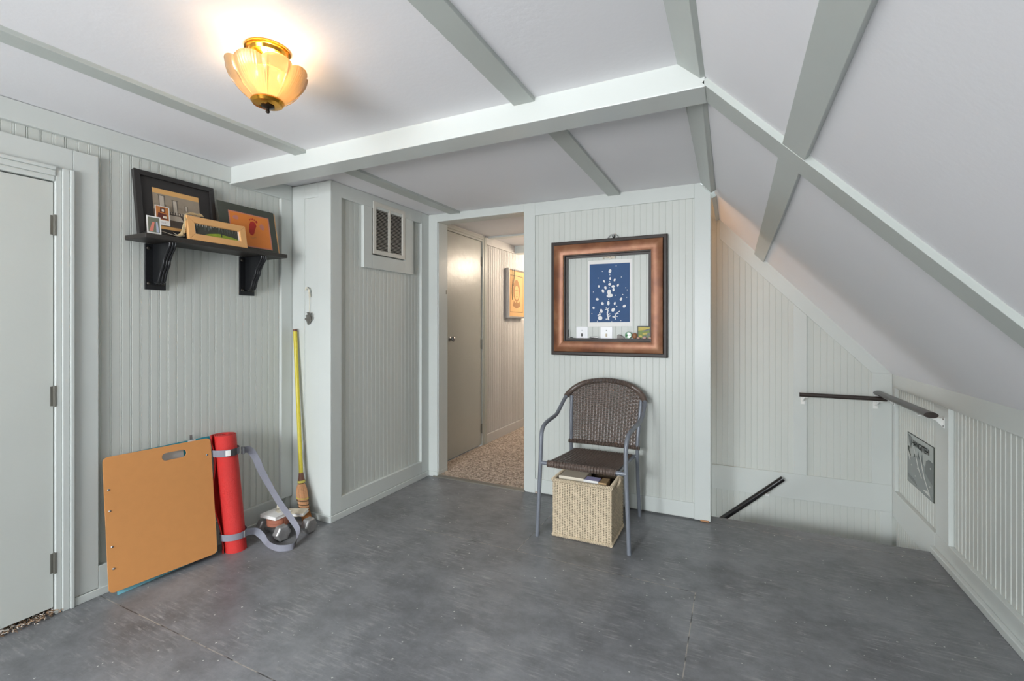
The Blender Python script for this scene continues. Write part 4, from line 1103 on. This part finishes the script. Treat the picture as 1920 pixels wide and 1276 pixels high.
twig([(515, 1100), (500, 1040), (540, 985), (572, 965)], 6); twig([(460, 1050), (505, 1060)], 9); twig([(495, 1005), (560, 1005)], 5); twig([(490, 1040), (545, 1050)], 5)
twig([(225, 1035), (262, 1010), (258, 975)], 8); twig([(240, 1010), (275, 1020)], 6)
tag(p.build('blue_print', ['white_card', 'navy', 'print_white']), 'blue sun print of white leaves pinned inside the copper frame', 'print')
# shells / clip above the print
sh_ = MB(); rnd = random.Random(2)
for k in range(16): sh_.ball((-.836+.0056*k, YP-.006, 1.724+rnd.uniform(-.010, .010)), rnd.uniform(.006, .009), 8, (1, .7, 1))
tag(sh_.build('shell_hanger', 'shell', smooth=60), 'cream shell clip on the wall above the blue print', 'clip')
# switches
def switch(label, xc, tm, zc=1.183):
    t = thing('light_switch', label, 'light switch', (xc, YP, zc))
    MB().box(xc-.043, xc+.043, YP-.006, YP, zc-.058, zc+.058).build('plate', 'switch_white', t, bevel=.003)
    MB().box(xc-.005, xc+.005, YP-.016, YP-.006, zc-.012, zc+.010).build('toggle', tm, t, bevel=.002)
    for dz in (.030, -.030): MB().lathe([(.0035, 0), (.003, .0015), (.0006, .002)], (xc, YP-.006, zc+dz), 10, (0, -1, 0)).build('screw', 'screw' if tm == 'toggle_ivory' else 'steel', t, smooth=50)
switch('left white light switch inside the frame, with dark toggle', -.985, 'toggle_dark'); switch('white light switch with ivory toggle under the blue print', -.809, 'toggle_ivory')
# things standing on the frame's lower ledge
LZF = FZ0+.1222; LYF = FY-.006
ledge = LZF
s_ = MB(); s_.prism([(-.728, LYF-.020, ledge-.036+.0365), (-.676, LYF-.020, ledge+.0005), (-.690, LYF-.020, ledge+.014), (-.716, LYF-.020, ledge+.030), (-.728, LYF-.020, ledge+.024)], (0, .014, 0)); tag(s_.build('grey_stone', 'stone_grey', bevel=.003), 'grey wedge stone on the frame ledge, left of green glass', 'stone')
t = thing('green_disc', 'round green glass disc with pale rim on the frame ledge', 'glass disc', (-.652, LYF-.016, ledge))
MB().lathe([(.020, 0), (.020, .010), (.001, .011)], (-.652, LYF-.008, ledge+.0235), 24, (0, -1, 0)).build('glass', 'green_glass', t, smooth=40)
MB().tube([(-.652+.020*math.cos(a), LYF-.015, ledge+.0237+.020*math.sin(a)) for a in [2*PI*k/24 for k in range(24)]], .0035, 8, closed=True).build('rim', 'green_ring', t, smooth=60)
s_ = MB(); s_.ball((-.611, LYF-.014, ledge+.0205), .020, 14, (.85, .5, 1), .12); tag(s_.build('brown_stone', 'stone_brown', smooth=60), 'brown rounded stone between green glass disc and garden photo', 'stone')
t = thing('garden_photo', 'small green garden photo with dark border in the frame corner', 'photo', (-.54, LYF, ledge))
p = MB(); X0 = -.594; Y_ = LYF-.004
def gp(pts, d): p.prism([(X0+x, Y_-d, ledge+z) for x, z in pts], (0, -.0005, 0))
p.slot(0); gp(q(0, .1035, .0005, .086), 0)
p.slot(1); gp(q(.006, .1035, .006, .080), .0005); p.slot(2); gp([(.006, .055), (.06, .060), (.09, .075), (.05, .080), (.006, .080)], .001); gp(blob(.05, .035, .018, .006, 12, .1), .001); gp(blob(.02, .018, .012, .006), .001)
p.slot(3); gp(blob(.08, .03, .018, .010), .001); gp(blob(.055, .014, .02, .008), .001); gp(blob(.06, .058, .03, .005, 12, .3), .001)
p.build('photo', ['photo_dark', 'photo_green', 'photo_yellow', 'photo_grey'], t)
for k, (x, r_, lab) in enumerate(((-.585, .008, 'pale pink pebble at the left foot of the garden photo'), (-.546, .011, 'grey pink pebble before the middle of the garden photo'), (-.508, .0085, 'pink pebble in the right corner of the frame ledge'))):
    s_ = MB(); s_.ball((x, LYF-.020, ledge+.0002+r_*.75), r_, 12, (1.3, .7, .75), .1); tag(s_.build('pebble', 'stone_pink', smooth=60), lab, 'pebble', 'pebbles on the frame ledge')
t = thing('pocket_knife', 'small silver folded knife lying on the frame ledge', 'knife', (-.888, LYF-.014, ledge))
MB().tube([(-.922, LYF-.014, ledge+.0055), (-.915, LYF-.014, ledge+.0062), (-.868, LYF-.014, ledge+.0062), (-.858, LYF-.014, ledge+.0055)], [.003, .0055, .0055, .003], 10).build('knife_body', 'steel', t, smooth=50)
MB().tube([(-.856+.004*math.cos(a), LYF-.014, ledge+.0056+.004*math.sin(a)) for a in [2*PI*k/12 for k in range(12)]], .0012, 6, closed=True).build('ring', 'steel', t, smooth=60)
w_ = MB(); w_.tube(spline([(-1.079, LYF-.014, ledge+.060), (-1.072, LYF-.016, ledge+.040), (-1.076, LYF-.016, ledge+.020), (-1.066, LYF-.016, ledge+.006), (-1.045, LYF-.016, ledge+.003)], 6), .0022, 6)
tag(w_.build('dark_wire', 'black_iron', smooth=60), 'bent dark wire in the lower left corner of the frame', 'wire')

# ------------------------------------------------------------------ handrails
t = thing('handrail', 'short level dark handrail on the stairwell back wall', 'handrail', (.69, 4.0, .74))
MB().tube([(.425, 3.995, .742), (.940, 3.995, .742)], .0155, 18).build('rail', 'wood_dark', t, smooth=50)
def rail_bracket_y(xc, z, parent):
    b = MB(); b.tube(spline([(xc, 3.995, z-.015), (xc, 4.005, z-.030), (xc, 4.04, z-.045), (xc, YS-.004, z-.055)], 5), .006, 8)
    b.box(xc-.013, xc+.013, YS-.006, YS-.0005, z-.080, z-.030); b.box(xc-.022, xc+.022, 3.984, 4.006, z-.0205, z-.0155)
    b.build('bracket', 'white_metal', parent, smooth=40)
rail_bracket_y(.455, .742, t); rail_bracket_y(.893, .742, t)
t = thing('handrail', 'short dark oval handrail on white brackets above the surf poster', 'handrail', (.90, 3.55, .77))
MB().tube([(.905, 3.075, .790), (.905, 4.052, .776)], .030, 22, sy=.52, up=(0, 0, 1)).build('rail', 'wood_dark', t, smooth=50)
def rail_bracket_x(yc, z, parent):
    b = MB(); b.box(.880, .930, yc-.012, yc+.012, z-.0205, z-.0160)
    b.prism([(.905, yc-.008, z-.020), (.935, yc-.008, z-.020), (XK-.004, yc-.008, z-.030), (XK-.004, yc-.008, z-.075), (XK-.010, yc-.008, z-.070), (.955, yc-.008, z-.040)], (0, .016, 0))
    b.box(XK-.005, XK-.0005, yc-.014, yc+.014, z-.078, z-.022)
    br_ = b.build('bracket', 'white_metal', parent)
    for zz in (z-.032, z-.068): MB().lathe([(.004, 0), (.003, .002), (.0006, .0024)], (XK-.005, yc-.009, zz), 8, (-1, 0, 0)).build('bracket_screw', 'screw', br_)
rail_bracket_x(3.190, .789, t); rail_bracket_x(4.036, .776, t)
t = thing('handrail', 'black sloping handrail running down the stairwell wall', 'handrail', (.1, 4.0, 0))
p0 = V((.322, 3.995, .110)); p1 = V((-.75, 3.995, -.86))
MB().tube([p0, p1], .0205, 18).build('rail', 'rail_black', t, smooth=50)
xb = .215; zb_ = .013
b = MB(); b.tube(spline([(xb, 3.995, zb_-.018), (xb+.004, 4.01, zb_-.034), (xb+.006, 4.045, zb_-.045), (xb+.006, YS-.004, zb_-.05)], 5), .006, 8); b.box(xb-.008, xb+.020, YS-.006, YS-.0005, zb_-.075, zb_-.028); b.build('bracket', 'white_metal', t, smooth=40)

# ------------------------------------------------------------------ surf poster
YP0, YP1 = 3.392, 3.836
t = thing('poster', 'grey surf poster with dark lettering on the knee wall', 'poster', (XKP, (YP0+YP1)/2, .245))
p = MB(); PXK = XKP+.0008
PW, PH = YP1-YP0, .315
def pp(pts, d, th=.0006): p.prism([(PXK-d, YP1-x*PW, .246+z*PH) for x, z in pts], (-th, 0, 0))
p.slot(0); pp(q(0, 1, 0, 1), 0, .004)
p.slot(1); pp(q(.012, .985, .012, .988), .004)
p.slot(2); pp([(.02, .02), (.98, .02), (.98, .50), (.90, .60), (.74, .52), (.62, .56), (.50, .60), (.36, .64), (.20, .55), (.02, .50)], .0046)
p.slot(3); pp([(.04, .97), (.20, .93), (.16, .70), (.10, .80)], .0052); pp([(.70, .44), (.74, .66), (.84, .72), (.97, .70), (.97, .30), (.85, .35)], .0052); pp([(.02, .10), (.40, .05), (.30, .13), (.02, .17)], .0052); pp([(.56, .62), (.60, .74), (.62, .56)], .0052); pp([(.42, .64), (.45, .74), (.50, .60)], .0052)
p.slot(4); pp([(.24, .84), (.26, .84), (.48, .42), (.60, .28), (.58, .27), (.44, .42)], .0058); pp([(.50, .70), (.52, .70), (.70, .32), (.93, .04), (.91, .03), (.66, .32)], .0058); pp([(.05, .62), (.08, .62), (.14, .46), (.11, .46)], .0058); pp([(.62, .08), (.94, .05), (.80, .13)], .0058)
for x, z in ((.18, .38), (.42, .40), (.34, .22), (.90, .58), (.88, .24)): pp(blob(x, z, .012, .016, 8), .0058)
p.slot(5); pp(blob(.07, .70, .03, .035, 10, .3, .2, 3), .0058); pp(blob(.31, .62, .022, .035, 10, .2, .2, 4), .0058); pp([(.06, .69), (.16, .56), (.13, .55), (.04, .66)], .0058)
p.build('sheet', ['ink_dark', 'poster_light', 'poster_grey', 'poster_dark', 'poster_white', 'ink_dark'], t)
fc = D.curves.new('lettering', 'FONT'); fc.body = 'HANG(ITEH'; fc.size = .075; fc.space_character = .86; fc.extrude = .0003; fc.offset = .0008
tmp = D.objects.new('tmp', fc); COL.objects.link(tmp); bpy.context.view_layer.update()
me = D.meshes.new_from_object(tmp.evaluated_get(bpy.context.evaluated_depsgraph_get())); D.objects.remove(tmp)
xsz = max(v.co.x for v in me.vertices); sc_ = .285/xsz
for v in me.vertices: v.co = V((-.0070, -v.co.x*sc_, v.co.y*.68))
me.materials.clear(); me.materials.append(M['ink_dark']); lo = D.objects.new('lettering', me); COL.objects.link(lo); lo.parent = t
lo.location = (0, (YP1-.200*PW)-t.location.y, .246+.795*PH-t.location.z)

# ------------------------------------------------------------------ hall picture
t = thing('hall_picture', 'silver framed tan portrait drawing on the hall wall', 'picture', (XH, 4.95, 1.34))
hx = XH+.004; hy0, hy1, hz0, hz1 = 4.722, 5.175, 1.336, 1.902
f = MB()
for a, b, c, d in ((hy0, hy0+.018, hz0, hz1), (hy1-.018, hy1, hz0, hz1), (hy0+.018, hy1-.018, hz0, hz0+.018), (hy0+.018, hy1-.018, hz1-.018, hz1)): f.box(hx, hx+.052, a, b, c, d)
f.build('frame', 'steel', t, bevel=.003)
p = MB(); p.slot(0); p.box(hx+.010, hx+.040, hy0+.018, hy1-.018, hz0+.018, hz1-.018)
def hp(pts, d=.0402): p.prism([(hx+d, hy0+y, hz0+z) for y, z in pts], (.0005, 0, 0))
p.slot(1)
for a, b, c, d in ((.055, .060, .07, .49), (.40, .405, .07, .49), (.055, .405, .066, .072), (.055, .405, .488, .494)): hp(q(a, b, c, d))
p.slot(2); hp(blob(.225, .320, .095, .125, 20, 0, .04, 2)); p.slot(0); hp(blob(.228, .295, .060, .085, 18), .0408); p.slot(2)
for y, z, a, b in ((.205, .320, .014, .006), (.252, .320, .014, .006), (.230, .285, .006, .018), (.230, .252, .020, .005)): hp(blob(y, z, a, b, 8), .0414)
hp([(.15, .20), (.19, .175), (.225, .20), (.26, .175), (.31, .20), (.33, .14), (.225, .11), (.12, .14)], .0408)
p.build('drawing', ['tan_paper', 'ink_dark', 'ink_brown'], t)
c = MB(); c.tube(spline([(hx+.0535, hy0+.09, hz1-.01), (hx+.054, hy0+.10, hz1-.10), (hx+.054, hy0+.075, hz1-.25), (hx+.054, hy0+.085, hz1-.36)], 6), .004, 6)
c.tube(spline([(hx+.0535, hy0+.14, hz1-.01), (hx+.054, hy0+.135, hz1-.09), (hx+.054, hy0+.10, hz1-.20)], 6), .004, 6)
c.build('tassel_cord', 'ink_dark', t, smooth=60)

# ------------------------------------------------------------------ lights
def area(name, loc, rot, sx, sy, power, col):
    l = D.lights.new(name, 'AREA'); l.shape = 'RECTANGLE'; l.size = sx; l.size_y = sy; l.energy = power; l.color = col
    o = D.objects.new(name, l); COL.objects.link(o); o.location = loc; o.rotation_euler = rot; return o
area('daylight_low_sky', (-1.49, -5.3, 2.85), (math.radians(79), 0, math.radians(-6)), .55, 1.2, 270, (.90, .96, 1))
area('ceiling_uplight_fill', (-.9, -6.0, -.2), (math.radians(105), 0, 0), 5.0, 1.8, 560, (.97, .98, 1))  # added uplight outside the window to brighten the ceiling
area('window_soft_fill', (-1.0, -3.7, 2.1), (math.radians(78), 0, 0), 2.8, 1.5, 210, (.93, .97, 1))  # added soft fill through the window to even out the walls
area('stairwell_fill', (-1.300, 3.64, -.05), V((1.7, .45, .0)).to_track_quat('-Z', 'Z').to_euler(), .46, .62, 9, (.88, .94, 1))  # added fill lamp, unseen, to brighten the stair wall
def point(name, loc, power, col, r):
    l = D.lights.new(name, 'POINT'); l.energy = power; l.color = col; l.shadow_soft_size = r
    o = D.objects.new(name, l); COL.objects.link(o); o.location = loc; return o
point('bulb_glow', (LX, LY, LZ-.085), 2.8, (1, .74, .48), .03)
point('stairwell_bulb', (-.80, 3.66, 1.98), 3.2, (1, .46, .13), .04)
point('hall_bulb', (-1.47, 5.25, 2.02), 27, (1, .84, .66), .10)

wd = D.worlds.new('sky'); bpy.context.scene.world = wd; wd.use_nodes = True
bg = wd.node_tree.nodes['Background']; bg.inputs[0].default_value = (.85, .93, 1, 1); bg.inputs[1].default_value = 2.5

# ------------------------------------------------------------------ camera
cd = D.cameras.new('camera'); cam = D.objects.new('camera', cd); COL.objects.link(cam)
F = 871.45
cd.sensor_fit = 'HORIZONTAL'; cd.sensor_width = 36; cd.lens = 36*F/1920
cd.shift_x = 0; cd.shift_y = -(638-609.6)/1920
cd.clip_start = .01
cam.location = (0, 0, 1.25); cam.rotation_euler = (math.radians(90), 0, math.radians(25.6514))
sc = bpy.context.scene; sc.camera = cam
sc.view_settings.view_transform = 'Standard'; sc.view_settings.look = 'None'; sc.view_settings.gamma = 1; sc.view_settings.exposure = .68
sc.view_settings.use_curve_mapping = False
